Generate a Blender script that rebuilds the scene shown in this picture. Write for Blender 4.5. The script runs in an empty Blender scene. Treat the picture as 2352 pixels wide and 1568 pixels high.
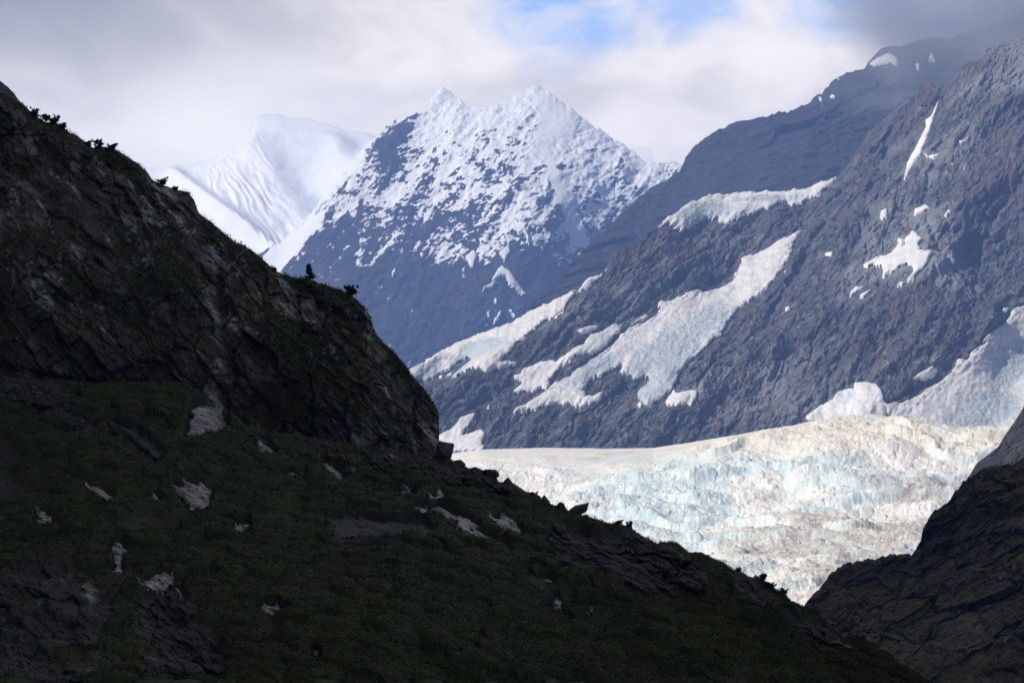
import bpy, math, random
import numpy as np
from mathutils import Vector

# ------------------------------------------------------------------ camera, sky, sun, exposure
S = bpy.context.scene
COL = S.collection
FW, FH = 2352.0, 1568.0            # frame the outlines were measured in
LENS, CAMH, PITCH = 100.0, 15.0, math.radians(7.5)
TANH = 18.0 / LENS
cam_d = bpy.data.cameras.new('camera')
cam_d.lens = LENS; cam_d.sensor_width = 36.0
cam_d.clip_start = 1.0; cam_d.clip_end = 80000.0
cam = bpy.data.objects.new('camera', cam_d)
COL.objects.link(cam)
cam.location = (0, 0, CAMH)
cam.rotation_euler = (math.radians(90) + PITCH, 0, 0)
S.camera = cam

SUN_EL, SUN_AZ = math.radians(37), math.radians(115)   # azimuth to the left of the view direction
SUN = Vector((-math.sin(SUN_AZ) * math.cos(SUN_EL), math.cos(SUN_AZ) * math.cos(SUN_EL), math.sin(SUN_EL)))
sl = bpy.data.lights.new('sun', 'SUN')
sl.energy = 5.0; sl.angle = math.radians(0.53); sl.color = (1.0, 0.94, 0.86)
so = bpy.data.objects.new('sun', sl)
COL.objects.link(so)
so.rotation_euler = SUN.to_track_quat('Z', 'Y').to_euler()
so.location = (-3000, 0, 4000)

S.render.engine = 'CYCLES'
S.cycles.use_denoising = True
S.cycles.max_bounces = 5
S.cycles.diffuse_bounces = 2
S.cycles.glossy_bounces = 2
S.cycles.transparent_max_bounces = 8
S.cycles.volume_bounces = 2
S.cycles.volume_step_rate = 1.0
S.cycles.volume_max_steps = 96
S.view_settings.view_transform = 'Standard'
S.view_settings.look = 'None'
S.view_settings.gamma = 1.0
S.view_settings.exposure = 0.6

cF = np.array([0, math.cos(PITCH), math.sin(PITCH)])
cU = np.array([0, -math.sin(PITCH), math.cos(PITCH)])

def vdir(px, py):
    """direction of a frame point, scaled so that its world y is 1"""
    px = np.asarray(px, float); py = np.asarray(py, float)
    dx = (px - FW / 2) / (FW / 2) * TANH
    dy = (FH / 2 - py) / (FW / 2) * TANH
    d = np.stack([dx, cF[1] + dy * cU[1], cF[2] + dy * cU[2]], -1)
    return d / d[..., 1:2]

def at(px, py, Y):
    """world point that stands Y metres up the valley on the line through a frame point"""
    d = vdir(px, py)
    return d * np.asarray(Y, float)[..., None] + np.array([0, 0, CAMH])

# ---- node helpers
class NT:
    def __init__(self, tree):
        self.t = tree; self.n = tree.nodes; self.l = tree.links
    def new(self, typ, **kw):
        nd = self.n.new(typ)
        for k, v in kw.items():
            setattr(nd, k, v)
        return nd
    def put(self, sock, v):
        if hasattr(v, 'is_linked') or isinstance(v, bpy.types.NodeSocket):
            self.l.new(v, sock)
        else:
            sock.default_value = v
    def math(self, op, a, b=0.0, c=None, clamp=False):
        nd = self.new('ShaderNodeMath', operation=op, use_clamp=clamp)
        self.put(nd.inputs[0], a); self.put(nd.inputs[1], b)
        if c is not None: self.put(nd.inputs[2], c)
        return nd.outputs[0]
    def vmath(self, op, a, b=None):
        nd = self.new('ShaderNodeVectorMath', operation=op)
        self.put(nd.inputs[0], a)
        if b is not None: self.put(nd.inputs[1], b)
        return nd.outputs['Value'] if op in ('DISTANCE', 'LENGTH', 'DOT_PRODUCT') else nd.outputs[0]
    def noise(self, vec, scale, detail=4.0, rough=0.5, dist=0.0, color=False):
        nd = self.new('ShaderNodeTexNoise')
        self.put(nd.inputs['Vector'], vec)
        nd.inputs['Scale'].default_value = scale; nd.inputs['Detail'].default_value = detail
        nd.inputs['Roughness'].default_value = rough; nd.inputs['Distortion'].default_value = dist
        return nd.outputs['Color' if color else 'Fac']
    def rng(self, v, a, b, c=0.0, d=1.0, smooth=True):
        nd = self.new('ShaderNodeMapRange')
        nd.interpolation_type = 'SMOOTHSTEP' if smooth else 'LINEAR'
        self.put(nd.inputs[0], v)
        for i, x in enumerate((a, b, c, d)):
            self.put(nd.inputs[1 + i], x)
        return nd.outputs[0]
    def mix(self, fac, a, b):
        nd = self.new('ShaderNodeMix', data_type='RGBA')
        self.put(nd.inputs[0], fac)
        self.put(nd.inputs[6], a if not isinstance(a, tuple) else (*a, 1)[:4])
        self.put(nd.inputs[7], b if not isinstance(b, tuple) else (*b, 1)[:4])
        return nd.outputs[2]
    def ramp(self, v, stops):
        nd = self.new('ShaderNodeValToRGB')
        self.put(nd.inputs[0], v)
        e = nd.color_ramp.elements
        while len(e) < len(stops): e.new(0.5)
        for el, (p, c) in zip(e, stops):
            el.position = p; el.color = (*c, 1) if len(c) == 3 else c
        return nd.outputs[0]
    def attr(self, name):
        nd = self.new('ShaderNodeAttribute', attribute_name=name)
        return nd.outputs['Fac']
    def scale(self, vec, s):
        nd = self.new('ShaderNodeVectorMath', operation='MULTIPLY')
        self.put(nd.inputs[0], vec); nd.inputs[1].default_value = s
        return nd.outputs[0]

# ---- world: clear sky behind broken cloud
W = bpy.data.worlds.new('World'); S.world = W; W.use_nodes = True
w = NT(W.node_tree)
for nd in list(w.n): w.n.remove(nd)
sky = w.new('ShaderNodeTexSky', sky_type='NISHITA', sun_disc=False)
sky.sun_elevation = SUN_EL
sky.sun_rotation = -SUN_AZ
sky.altitude = 0; sky.air_density = 1.0; sky.dust_density = 0.6; sky.ozone_density = 2.0
skyc = w.scale(sky.outputs[0], (0.105, 0.105, 0.105))
gen = w.new('ShaderNodeTexCoord').outputs['Generated']
sep = w.new('ShaderNodeSeparateXYZ'); w.l.new(gen, sep.inputs[0])
zz = sep.outputs[2]
st = w.scale(gen, (1.0, 1.0, 2.0))
n_big = w.noise(st, 4.5, 3.0, 0.5, 0.3)
n_mid = w.noise(st, 16.0, 7.0, 0.56, 0.5)
n_fin = w.noise(st, 38.0, 6.0, 0.6, 0.4)
def spot(px, py, r, soft=1.0, amp=0.035):
    d = vdir(px, py); d = d / np.linalg.norm(d)
    d[2] *= 2.0
    warp = w.math('MULTIPLY', w.math('SUBTRACT', n_mid, 0.5), amp * 2)
    dist = w.math('ADD', w.vmath('DISTANCE', st, tuple(d)), warp)
    R = r * TANH / (FW / 2)
    return w.rng(dist, R * (1 - 0.75 * soft), R * (1 + 0.35 * soft), 1.0, 0.0)
# brightness of the cloud: bright over the clearing up the valley, heavy and grey overhead and behind
fwd = w.vmath('DISTANCE', gen, (0.02, 0.985, 0.12))
el = w.math('ADD', fwd, w.math('MULTIPLY', w.math('SUBTRACT', n_big, 0.5), 0.22))
cl = w.ramp(w.math('MULTIPLY', el, 0.5), [(0.0, (1.20, 1.08, 0.94)), (0.12, (1.14, 1.04, 0.91)), (0.22, (0.52, 0.48, 0.44)), (0.36, (0.12, 0.117, 0.110)), (1.0, (0.055, 0.054, 0.051))])
zen = w.rng(zz, 0.35, 0.95, 0.0, 0.10)
za = w.new('ShaderNodeVectorMath', operation='ADD'); w.l.new(cl, za.inputs[0]); w.l.new(zen, za.inputs[1]); cl = za.outputs[0]
tone = w.math('MULTIPLY', w.rng(n_mid, 0.34, 0.66, 0.84, 1.12), w.rng(n_fin, 0.3, 0.7, 0.95, 1.05))
tn = w.new('ShaderNodeVectorMath', operation='SCALE'); w.l.new(cl, tn.inputs[0]); w.l.new(tone, tn.inputs['Scale'])
cloud = tn.outputs[0]
cloud = w.mix(w.math('MULTIPLY', spot(-150, -260, 950, 1.0, 0.02), 0.9), cloud, (0.27, 0.255, 0.22))
cloud = w.mix(w.math('MULTIPLY', spot(2560, -140, 420, 1.0, 0.03), 0.45), cloud, (0.20, 0.215, 0.25))
cloud = w.mix(w.math('MULTIPLY', spot(540, 330, 360, 1.0, 0.02), 0.75), cloud, (1.5, 1.40, 1.2))
# holes where blue shows
h1 = w.math('MAXIMUM', spot(1300, 40, 200, 1.0, 0.035), w.math('MULTIPLY', spot(1560, 10, 190, 1.0, 0.035), 0.7))
h2 = spot(1960, 10, 190, 1.0, 0.03)
h3 = spot(2110, 35, 160, 0.9, 0.02)
hole = w.math('MAXIMUM', w.math('MAXIMUM', h1, h2), h3)
hole = w.math('MULTIPLY', hole, w.rng(n_fin, 0.36, 0.68, 1.0, 0.40))
blue = w.mix(0.75, skyc, (0.40, 0.72, 1.35))
full = w.mix(hole, cloud, blue)
bg = w.new('ShaderNodeBackground'); w.l.new(full, bg.inputs[0]); bg.inputs[1].default_value = 1.0
wo = w.new('ShaderNodeOutputWorld'); w.l.new(bg.outputs[0], wo.inputs[0])

# ------------------------------------------------------------------ numpy noise
_r = np.random.RandomState(7)
_P = _r.permutation(256).astype(np.int32); _P = np.concatenate([_P, _P, _P])
_G = _r.normal(size=(256, 3)).astype(np.float32); _G /= np.linalg.norm(_G, axis=1)[:, None]

def pn(x, y, z):
    x = np.asarray(x, np.float32); y = np.asarray(y, np.float32); z = np.asarray(z, np.float32)
    xi = np.floor(x); yi = np.floor(y); zi = np.floor(z)
    xf = x - xi; yf = y - yi; zf = z - zi
    xi = xi.astype(np.int32) & 255; yi = yi.astype(np.int32) & 255; zi = zi.astype(np.int32) & 255
    u = xf * xf * xf * (xf * (xf * 6 - 15) + 10); v = yf * yf * yf * (yf * (yf * 6 - 15) + 10); q = zf * zf * zf * (zf * (zf * 6 - 15) + 10)
    def g(dx, dy, dz):
        h = _P[_P[_P[xi + dx] + yi + dy] + zi + dz]
        t = _G[h]
        return t[..., 0] * (xf - dx) + t[..., 1] * (yf - dy) + t[..., 2] * (zf - dz)
    a = g(0, 0, 0); a = a + u * (g(1, 0, 0) - a)
    b = g(0, 1, 0); b = b + u * (g(1, 1, 0) - b)
    a = a + v * (b - a)
    c = g(0, 0, 1); c = c + u * (g(1, 0, 1) - c)
    d = g(0, 1, 1); d = d + u * (g(1, 1, 1) - d)
    c = c + v * (d - c)
    return (a + q * (c - a)) * 1.6

def fbm(p, wl, octv=4, gain=0.5, lac=2.07, seed=0.0):
    f = 1.0 / wl; a = 1.0; s = 0; n = 0
    for k in range(octv):
        s = s + a * pn(p[..., 0] * f + seed + 17.3 * k, p[..., 1] * f + 5.1 * k + seed * 1.7, p[..., 2] * f + 3.7 * k)
        n += a; a *= gain; f *= lac
    return s / n * 1.4

def ridged(p, wl, octv=4, gain=0.5, lac=2.07, seed=0.0):
    f = 1.0 / wl; a = 1.0; s = 0; n = 0
    for k in range(octv):
        s = s + a * (1 - 2.2 * np.abs(pn(p[..., 0] * f + seed + 11.3 * k, p[..., 1] * f + 7.1 * k + seed * 1.3, p[..., 2] * f + 2.7 * k)))
        n += a; a *= gain; f *= lac
    return s / n

def orient(P, ang, stretch, ys=1.0):
    """coordinates stretched along a direction in the face (angle from +x, z up, degrees)"""
    c, s = math.cos(math.radians(ang)), math.sin(math.radians(ang))
    a = (P[..., 0] * c + P[..., 2] * s) / stretch
    b = -P[..., 0] * s + P[..., 2] * c
    return np.stack([a, P[..., 1] * ys, b], -1)

def vor2(x, y, seed=0):
    """2-D cells: distance to nearest, second nearest, random value of the nearest cell"""
    xi = np.floor(x).astype(np.int32); yi = np.floor(y).astype(np.int32)
    f1 = np.full(x.shape, 9.0, np.float32); f2 = f1.copy(); rv = np.zeros(x.shape, np.float32); rw = rv.copy()
    for i in (-1, 0, 1):
        for j in (-1, 0, 1):
            cx = xi + i; cy = yi + j
            h = _P[(_P[(cx + seed) & 255] + cy) & 255]; h2 = _P[(h + cx + 31) & 255]; h3 = _P[(h2 + 57 + cy) & 255]
            d = np.hypot(cx + 0.1 + 0.8 * h / 255.0 - x, cy + 0.1 + 0.8 * h2 / 255.0 - y)
            near = d < f1
            f2 = np.where(near, f1, np.minimum(f2, d))
            rv = np.where(near, h3 / 255.0, rv); rw = np.where(near, _P[(h3 + 91) & 255] / 255.0, rw)
            f1 = np.where(near, d, f1)
    return f1, f2, rv, rw

def blocks(P, ang, sx, sz, seed=0, warp=0.42):
    """jointed rock: flat-faced blocks standing proud or back, with recessed joints"""
    c, s_ = math.cos(math.radians(ang)), math.sin(math.radians(ang))
    w1 = fbm(P, sx * 1.3, 3, 0.6, seed=seed + 0.5) * warp * sx; w2 = fbm(P, sx * 1.3, 3, 0.6, seed=seed + 7.5) * warp * sz
    a = (P[..., 0] * c + P[..., 2] * s_ + w1) / sx; b = (-P[..., 0] * s_ + P[..., 2] * c + w2) / sz
    f1, f2, rv, rw = vor2(a, b, seed)
    fx = a - np.floor(a) - 0.5; fz = b - np.floor(b) - 0.5
    m = 0.35 + 0.95 * sstep(fbm(P, sx * 3.5, 3, 0.55, seed=seed + 13.5), -0.45, 0.45)
    return m * ((rv - 0.5) + (rw - 0.5) * 0.5 * fx - 0.3 * fz - 0.35 * (1 - sstep(f2 - f1, 0.0, 0.10)))

def sstep(x, a, b):
    t = np.clip((x - a) / (b - a), 0, 1)
    return t * t * (3 - 2 * t)

def poly_sd(px, py, poly):
    """signed distance to a polygon, negative inside"""
    px = np.asarray(px, np.float32); py = np.asarray(py, np.float32)
    d = np.full(px.shape, 1e9, np.float32); ins = np.zeros(px.shape, bool)
    n = len(poly)
    for i in range(n):
        x0, y0 = poly[i]; x1, y1 = poly[(i + 1) % n]
        ex, ey = x1 - x0, y1 - y0
        t = np.clip(((px - x0) * ex + (py - y0) * ey) / max(ex * ex + ey * ey, 1e-6), 0, 1)
        d = np.minimum(d, np.hypot(px - x0 - t * ex, py - y0 - t * ey))
        if abs(ey) > 1e-6:
            c = ((y0 > py) != (y1 > py)) & (px < ex * (py - y0) / ey + x0)
            ins ^= c
    return np.where(ins, -d, d)

def line_d(px, py, pts):
    d = np.full(px.shape, 1e9, np.float32)
    for (x0, y0), (x1, y1) in zip(pts[:-1], pts[1:]):
        ex, ey = x1 - x0, y1 - y0
        t = np.clip(((px - x0) * ex + (py - y0) * ey) / max(ex * ex + ey * ey, 1e-6), 0, 1)
        d = np.minimum(d, np.hypot(px - x0 - t * ex, py - y0 - t * ey))
    return d

def tps(ctrl):
    """smooth depth surface through (px, py, depth) points"""
    c = np.array(ctrl, float); X = c[:, :2] / 400.0; n = len(c)
    def U(r2): return r2 * np.log(r2 + 1e-9)
    K = U(((X[:, None] - X[None]) ** 2).sum(-1)) + np.eye(n) * 0.02
    Pm = np.concatenate([np.ones((n, 1)), X], 1)
    A = np.zeros((n + 3, n + 3)); A[:n, :n] = K; A[:n, n:] = Pm; A[n:, :n] = Pm.T
    sol = np.linalg.solve(A, np.concatenate([c[:, 2], np.zeros(3)]))
    def f(px, py):
        x = np.asarray(px) / 400.0; y = np.asarray(py) / 400.0
        r = sol[n] + sol[n + 1] * x + sol[n + 2] * y
        for i in range(n):
            r = r + sol[i] * U((x - X[i, 0]) ** 2 + (y - X[i, 1]) ** 2)
        return r
    return f

# ------------------------------------------------------------------ mesh helpers
def mesh_obj(name, V, F, mat, parent=None, attrs=None, smooth=True, sides=4):
    me = bpy.data.meshes.new(name)
    V = np.ascontiguousarray(V, np.float32).reshape(-1, 3); F = np.ascontiguousarray(F, np.int32).reshape(-1, sides)
    me.vertices.add(len(V)); me.vertices.foreach_set('co', V.ravel())
    me.loops.add(F.size); me.loops.foreach_set('vertex_index', F.ravel())
    me.polygons.add(len(F)); me.polygons.foreach_set('loop_start', np.arange(len(F), dtype=np.int32) * sides)
    me.polygons.foreach_set('use_smooth', np.full(len(F), smooth))
    for k, a in (attrs or {}).items():
        at_ = me.attributes.new(k, 'FLOAT', 'POINT')
        at_.data.foreach_set('value', np.ascontiguousarray(a, np.float32).ravel())
    me.update(calc_edges=True)
    if mat: me.materials.append(mat)
    o = bpy.data.objects.new(name, me)
    COL.objects.link(o)
    if parent: o.parent = parent
    return o

def grid_faces(nr, nc):
    i = np.arange(nr * nc, dtype=np.int32).reshape(nr, nc)
    return np.stack([i[:-1, :-1], i[1:, :-1], i[1:, 1:], i[:-1, 1:]], -1).reshape(-1, 4)

def tag(o, label=None, cat=None, group=None, kind=None):
    if label: o['label'] = label
    if cat: o['category'] = cat
    if group: o['group'] = group
    if kind: o['kind'] = kind
    return o

def normals(P):
    du = np.gradient(P, axis=1); dv = np.gradient(P, axis=0)
    n = np.cross(dv, du)
    n /= np.linalg.norm(n, axis=-1, keepdims=True) + 1e-9
    flip = n[..., 1:2] > 0
    return n

def smooth2(a, k):
    for _ in range(k):
        b = np.pad(a, 1, mode='edge')
        a = (b[1:-1, 1:-1] * 2 + b[:-2, 1:-1] + b[2:, 1:-1] + b[1:-1, :-2] + b[1:-1, 2:]) / 6.0
    return a

class Sheet:
    """one rock face: skyline top, hidden foot, depth surface, then relief along its own normal"""
    def __init__(self, x0, x1, dx, top, bottom, rows, ctrl, jag=0.0, jagwl=30.0, seed=0.0, u=1.0, xl=None, xr=None):
        self.u = u
        self.px = np.arange(x0, x1 + dx, dx); self.x0, self.dx = x0, dx
        # the face goes on, more coarsely, past the part that shows
        if xl is not None: self.px = np.concatenate([np.linspace(xl, x0, 40, endpoint=False), self.px])
        if xr is not None: self.px = np.concatenate([self.px, np.linspace(self.px[-1], xr, 41)[1:]])
        t = np.array(top, float); b = np.array(bottom, float)
        self.T = np.interp(self.px, t[:, 0], t[:, 1])
        if jag:
            q = np.stack([self.px, self.px * 0 + seed, self.px * 0], -1)
            self.T = self.T - jag * (fbm(q, jagwl, 5, 0.72, seed=seed) + 0.5 * ridged(q, jagwl * 0.6, 3, 0.6, seed=seed + 3) - 0.2)
        self.B = np.interp(self.px, b[:, 0], b[:, 1])
        v = np.linspace(0, 1, rows)
        self.rows = rows
        self.PX = np.broadcast_to(self.px, (rows, len(self.px))).copy()
        kk = max(1, int(45 / dx)); ker = np.hanning(2 * kk + 3)[1:-1]; ker /= ker.sum()
        self.Ts = np.convolve(np.pad(self.T, len(ker) // 2, mode='edge'), ker, 'valid')
        self.PY = self.Ts[None] + (self.B - self.Ts)[None] * v[:, None] + (self.T - self.Ts)[None] * ((1 - v) ** 7)[:, None]
        self.VV = np.broadcast_to(v[:, None], self.PX.shape)
        self.Y = tps(ctrl)(self.PX, self.PY) * u
        self.P0 = at(self.PX, self.PY, self.Y)
        self.Q = self.P0 / u * np.array([1.0, 0.28, 1.0])     # noise space: relief seen face on
        self.N0 = normals(self.P0)
        if self.N0[..., 1].mean() > 0: self.N0 = -self.N0
        self.P = self.P0
        self.masks = np.zeros(self.PX.shape, np.float32)
    def soften(self, polys, pad=8.0):
        for p in polys:
            xs = [a for a, _ in p]; ys = [b for _, b in p]
            i0 = max(0, int(np.searchsorted(self.px, min(xs) - 2 * pad)) - 1); i1 = min(len(self.px), int(np.searchsorted(self.px, max(xs) + 2 * pad)) + 2)
            if i1 <= i0: continue
            sub = (slice(None), slice(i0, i1))
            sd = poly_sd(self.PX[sub], self.PY[sub], p)
            self.masks[sub] = np.maximum(self.masks[sub], sstep(-sd, -2.0 * pad, -0.2 * pad))
    def relief(self, d, z=None):
        self.d = d
        D_ = self.N0 * 0.3 + np.array([0, -0.9, 0.0]); D_ = D_ / np.linalg.norm(D_, axis=-1, keepdims=True)
        self.P = self.P0 + D_ * d[..., None] * self.u
        if z is not None: self.P[..., 2] += z * self.u
        self.N = normals(self.P)
        if self.N[..., 1].mean() > 0: self.N = -self.N
    def build(self, name, mat, attrs, back=1200.0, slope=0.9, nb=10, smooth=True):
        ridge = self.P[0]
        s = (np.linspace(1, 0, nb, endpoint=False) ** 1.6) * back
        q = ridge[None] + np.stack([0 * s, s, -s * slope], -1)[:, None, :]
        q[..., 2] += fbm(q, back * 0.25, 3, seed=3.3) * (s[:, None] / back) * back * 0.08
        k_ = np.linspace(0, 1, 8)[1:, None]; h_ = self.P[-1][None, :, 2] + 6.0
        ft = np.stack([np.broadcast_to(self.P[-1][None, :, 0], (7, len(self.px))), self.P[-1][None, :, 1] - 0.9 * h_ * k_, self.P[-1][None, :, 2] - h_ * k_], -1)
        ft = ft + (fbm(ft, 120, 3, seed=2.2) * 0.06 * h_ * np.sin(np.pi * k_))[..., None] * np.array([0, -1.0, 0.3])
        V = np.concatenate([q, self.P, ft], 0)
        A = {k: np.concatenate([np.repeat(a[:1], nb, 0), a, np.repeat(a[-1:], 7, 0)], 0) for k, a in attrs.items()}
        o = mesh_obj(name, V, grid_faces(*V.shape[:2])[:, ::-1], mat, attrs=A, smooth=smooth)
        self.obj = o
        return o
    def look(self, px, py, what=None):
        """surface point (and normal) under a frame point"""
        i = np.clip(np.searchsorted(self.px, px, side='right') - 1, 0, len(self.px) - 2)
        f = np.clip((np.asarray(px) - self.px[i]) / (self.px[i + 1] - self.px[i]), 0, 1)
        mixc = lambda A_: A_[i] * (1 - f) + A_[i + 1] * f
        T = mixc(self.T); B = mixc(self.B); Ts = mixc(self.Ts)
        lo = np.zeros(np.shape(px)); hi = np.ones(np.shape(px))
        for _ in range(16):
            md = (lo + hi) / 2
            c_ = Ts + (B - Ts) * md + (T - Ts) * (1 - md) ** 7 < py
            lo = np.where(c_, md, lo); hi = np.where(c_, hi, md)
        v = np.clip((lo + hi) / 2, 0, 0.9999) * (self.rows - 1)
        j = v.astype(int); g = v - j
        f = f[..., None]; g = g[..., None]
        def s(A):
            return (A[j, i] * (1 - f) + A[j, i + 1] * f) * (1 - g) + (A[j + 1, i] * (1 - f) + A[j + 1, i + 1] * f) * g
        return s(self.P), s(self.N0)

def patch(sheet, poly, name, mat, parent=None, step=2.0, thick=2.0, edge=2.0, lift=0.6, bump=0.0, bwl=10.0, rough_wl=9.0, seed=0.0, attrs_fn=None, bias=0.0, bfun=None, grain=None):
    """a body of snow, ice or bare rock with its own thickness lying on a sheet"""
    xs = [a for a, _ in poly]; ys = [b for _, b in poly]
    gx = np.arange(min(xs) - edge * 2, max(xs) + edge * 2 + step, step); gy = np.arange(min(ys) - edge * 2, max(ys) + edge * 2 + step, step)
    PX, PY = np.meshgrid(gx, gy)
    q = np.stack([PX, PY, PX * 0 + seed], -1)
    if grain is not None: q = orient(np.stack([PX, PX * 0 + seed, -PY], -1), grain, 4.0)
    sd = poly_sd(PX, PY, poly) + edge * fbm(q, rough_wl, 4, 0.6, seed=seed) * 1.3 + bias
    keep = sd < step * 0.4
    if keep.sum() < 4: return None
    P, N = sheet.look(PX, PY)
    mpp = np.abs(P[..., 1]).mean() * TANH / (FW / 2)
    h = thick * (1 - np.exp(-np.maximum(-sd, 0) * mpp / max(thick, 0.05) * 0.8)) + lift - (lift + 0.25 * thick) * (sd > -step * 0.8)
    if bump:
        Pn = P * np.array([1.0, 0.28, 1.0])
        b = (bfun(Pn) if bfun else fbm(Pn, bwl, 4, 0.55, seed=seed)) * bump
        h = h + b * sstep(-sd, 0, step * 3)
    V = P + N * h[..., None]
    F = grid_faces(*PX.shape)
    fk = keep.ravel()[F].all(1)
    F = F[fk][:, ::-1]
    if len(F) == 0: return None
    use = np.unique(F); mp = np.full(PX.size, -1, np.int32); mp[use] = np.arange(len(use))
    at_ = None
    if attrs_fn: at_ = {k: a.ravel()[use] for k, a in attrs_fn(PX, PY, V, sd).items()}
    return mesh_obj(name, V.reshape(-1, 3)[use], mp[F], mat, parent, at_)

# ------------------------------------------------------------------ materials
def new_mat(name):
    m = bpy.data.materials.new(name); m.use_nodes = True
    t = NT(m.node_tree)
    bs = t.n['Principled BSDF']
    co = t.new('ShaderNodeNewGeometry').outputs['Position']
    return m, t, bs, co

def rock_mat(name, dark, mid, light, wl, rust=None, snow=None, veg=None, pale=None, rough=0.9, bump=0.5, spec=0.3, ang=-50, stretch=3.0, sharp=1.0, big=None):
    m, t, bs, co = new_mat(name)
    mp = t.new('ShaderNodeMapping'); t.l.new(co, mp.inputs[0])
    mp.inputs['Rotation'].default_value = (0, math.radians(ang), 0)
    sc = t.scale(mp.outputs[0], (1.0 / stretch, 1.0, 1.0))
    n1 = t.noise(sc, 1.0 / wl, 8.0, 0.62)
    n2 = t.noise(co, 0.23 / wl, 5.0, 0.55, 0.6)
    n3 = t.noise(sc, 5.0 / wl, 6.0, 0.7)
    c = t.ramp(n1, [(0.5 - 0.20 * sharp, dark), (0.5 + 0.02 * sharp, mid), (0.5 + 0.25 * sharp, light)])
    c = t.mix(t.rng(n3, 0.35, 0.7, 0.0, 0.55), c, dark)
    if big: c = t.mix(t.math('MULTIPLY', t.rng(t.noise(sc, 0.05 / wl, 4.0, 0.55), 0.48, 0.66), t.rng(n3, 0.25, 0.6, 0.25, 0.9)), c, big)
    if rust: c = t.mix(t.math('MULTIPLY', t.rng(n2, 0.52, 0.68), t.rng(n3, 0.3, 0.6)), c, rust)
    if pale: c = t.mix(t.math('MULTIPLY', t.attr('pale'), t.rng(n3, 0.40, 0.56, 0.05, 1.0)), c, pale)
    if veg:
        vc = t.mix(t.rng(n1, 0.35, 0.65), veg, tuple(0.45 * x for x in veg))
        c = t.mix(t.attr('veg'), c, vc)
    if snow: c = t.mix(t.rng(t.math('ADD', t.attr('snow'), t.math('MULTIPLY', t.math('SUBTRACT', n3, 0.5), 2.2)), 0.35, 0.65), c, snow)
    t.l.new(c, bs.inputs['Base Color'])
    bs.inputs['Roughness'].default_value = rough
    bs.inputs['Specular IOR Level'].default_value = spec
    if pale:
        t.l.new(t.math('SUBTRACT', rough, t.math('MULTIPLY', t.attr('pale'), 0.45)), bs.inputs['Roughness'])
    b = t.new('ShaderNodeBump'); b.inputs['Strength'].default_value = bump; b.inputs['Distance'].default_value = wl * 0.25
    hb = t.math('ADD', n1, t.math('MULTIPLY', n3, 0.5))
    if snow: hb = t.math('MULTIPLY', hb, t.math('SUBTRACT', 1.0, t.math('MULTIPLY', t.attr('snow'), 0.8)))
    t.l.new(hb, b.inputs['Height']); t.l.new(b.outputs[0], bs.inputs['Normal'])
    return m

def snow_mat(name, white, dirty, ice, wl, icy=0.0, bump=0.35):
    m, t, bs, co = new_mat(name)
    n1 = t.noise(t.scale(co, (1, 1, 2.2)), 1.0 / wl, 7.0, 0.6, 0.4)
    n2 = t.noise(co, 0.3 / wl, 4.0, 0.5)
    n3 = t.noise(co, 4.0 / wl, 6.0, 0.65)
    c = t.mix(t.math('MULTIPLY', t.rng(n1, 0.42, 0.72), 0.75), white, dirty)
    a = t.attr('ice')
    c = t.mix(t.math('MULTIPLY', a, t.rng(n3, 0.3, 0.62)), c, ice)
    t.l.new(c, bs.inputs['Base Color'])
    bs.inputs['Roughness'].default_value = 0.75; bs.inputs['Specular IOR Level'].default_value = 0.2
    b = t.new('ShaderNodeBump'); b.inputs['Strength'].default_value = bump; b.inputs['Distance'].default_value = wl * 0.2
    t.l.new(t.math('ADD', n1, t.math('MULTIPLY', n3, t.math('ADD', 0.25, a))), b.inputs['Height']); t.l.new(b.outputs[0], bs.inputs['Normal'])
    return m

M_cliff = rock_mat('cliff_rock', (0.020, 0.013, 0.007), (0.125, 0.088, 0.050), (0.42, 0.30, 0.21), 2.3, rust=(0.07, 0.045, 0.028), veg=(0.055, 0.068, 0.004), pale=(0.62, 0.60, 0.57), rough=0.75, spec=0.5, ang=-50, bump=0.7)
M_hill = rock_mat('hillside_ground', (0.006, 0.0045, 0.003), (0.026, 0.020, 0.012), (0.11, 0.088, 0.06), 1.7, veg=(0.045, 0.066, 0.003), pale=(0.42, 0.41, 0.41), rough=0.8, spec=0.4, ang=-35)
M_knoll = rock_mat('knoll_rock', (0.014, 0.010, 0.006), (0.125, 0.098, 0.066), (0.42, 0.35, 0.26), 4.0, rust=(0.15, 0.075, 0.03), veg=(0.105, 0.080, 0.010), pale=(0.3, 0.3, 0.3), rough=0.85, ang=26)
M_wall = rock_mat('wall_rock', (0.03, 0.03, 0.03), (0.06, 0.058, 0.055), (0.1, 0.1, 0.1), 40.0, veg=(0.03, 0.04, 0.014))
M_mtn = rock_mat('grey_rock', (0.022, 0.024, 0.026), (0.078, 0.081, 0.085), (0.29, 0.29, 0.285), 12.0, rust=(0.10, 0.072, 0.052), veg=(0.15, 0.092, 0.058), big=(0.25, 0.26, 0.265), rough=0.9, ang=58, stretch=2.5, bump=0.9)
M_ridge = rock_mat('dark_ridge_rock', (0.007, 0.007, 0.007), (0.022, 0.021, 0.020), (0.085, 0.08, 0.074), 16.0, rust=(0.035, 0.024, 0.019), ang=10, bump=0.7)
M_peak = rock_mat('peak_rock', (0.016, 0.016, 0.017), (0.030, 0.030, 0.031), (0.07, 0.068, 0.066), 26.0, rust=(0.06, 0.04, 0.03), snow=(0.76, 0.775, 0.80), ang=65, stretch=2.5, bump=0.5)
M_white = snow_mat('white_peak_snow', (0.86, 0.86, 0.88), (0.80, 0.80, 0.82), (0.62, 0.78, 0.86), 120.0, bump=0.15)
M_snow = snow_mat('snow', (0.75, 0.74, 0.735), (0.60, 0.575, 0.555), (0.55, 0.64, 0.68), 40.0)
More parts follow.
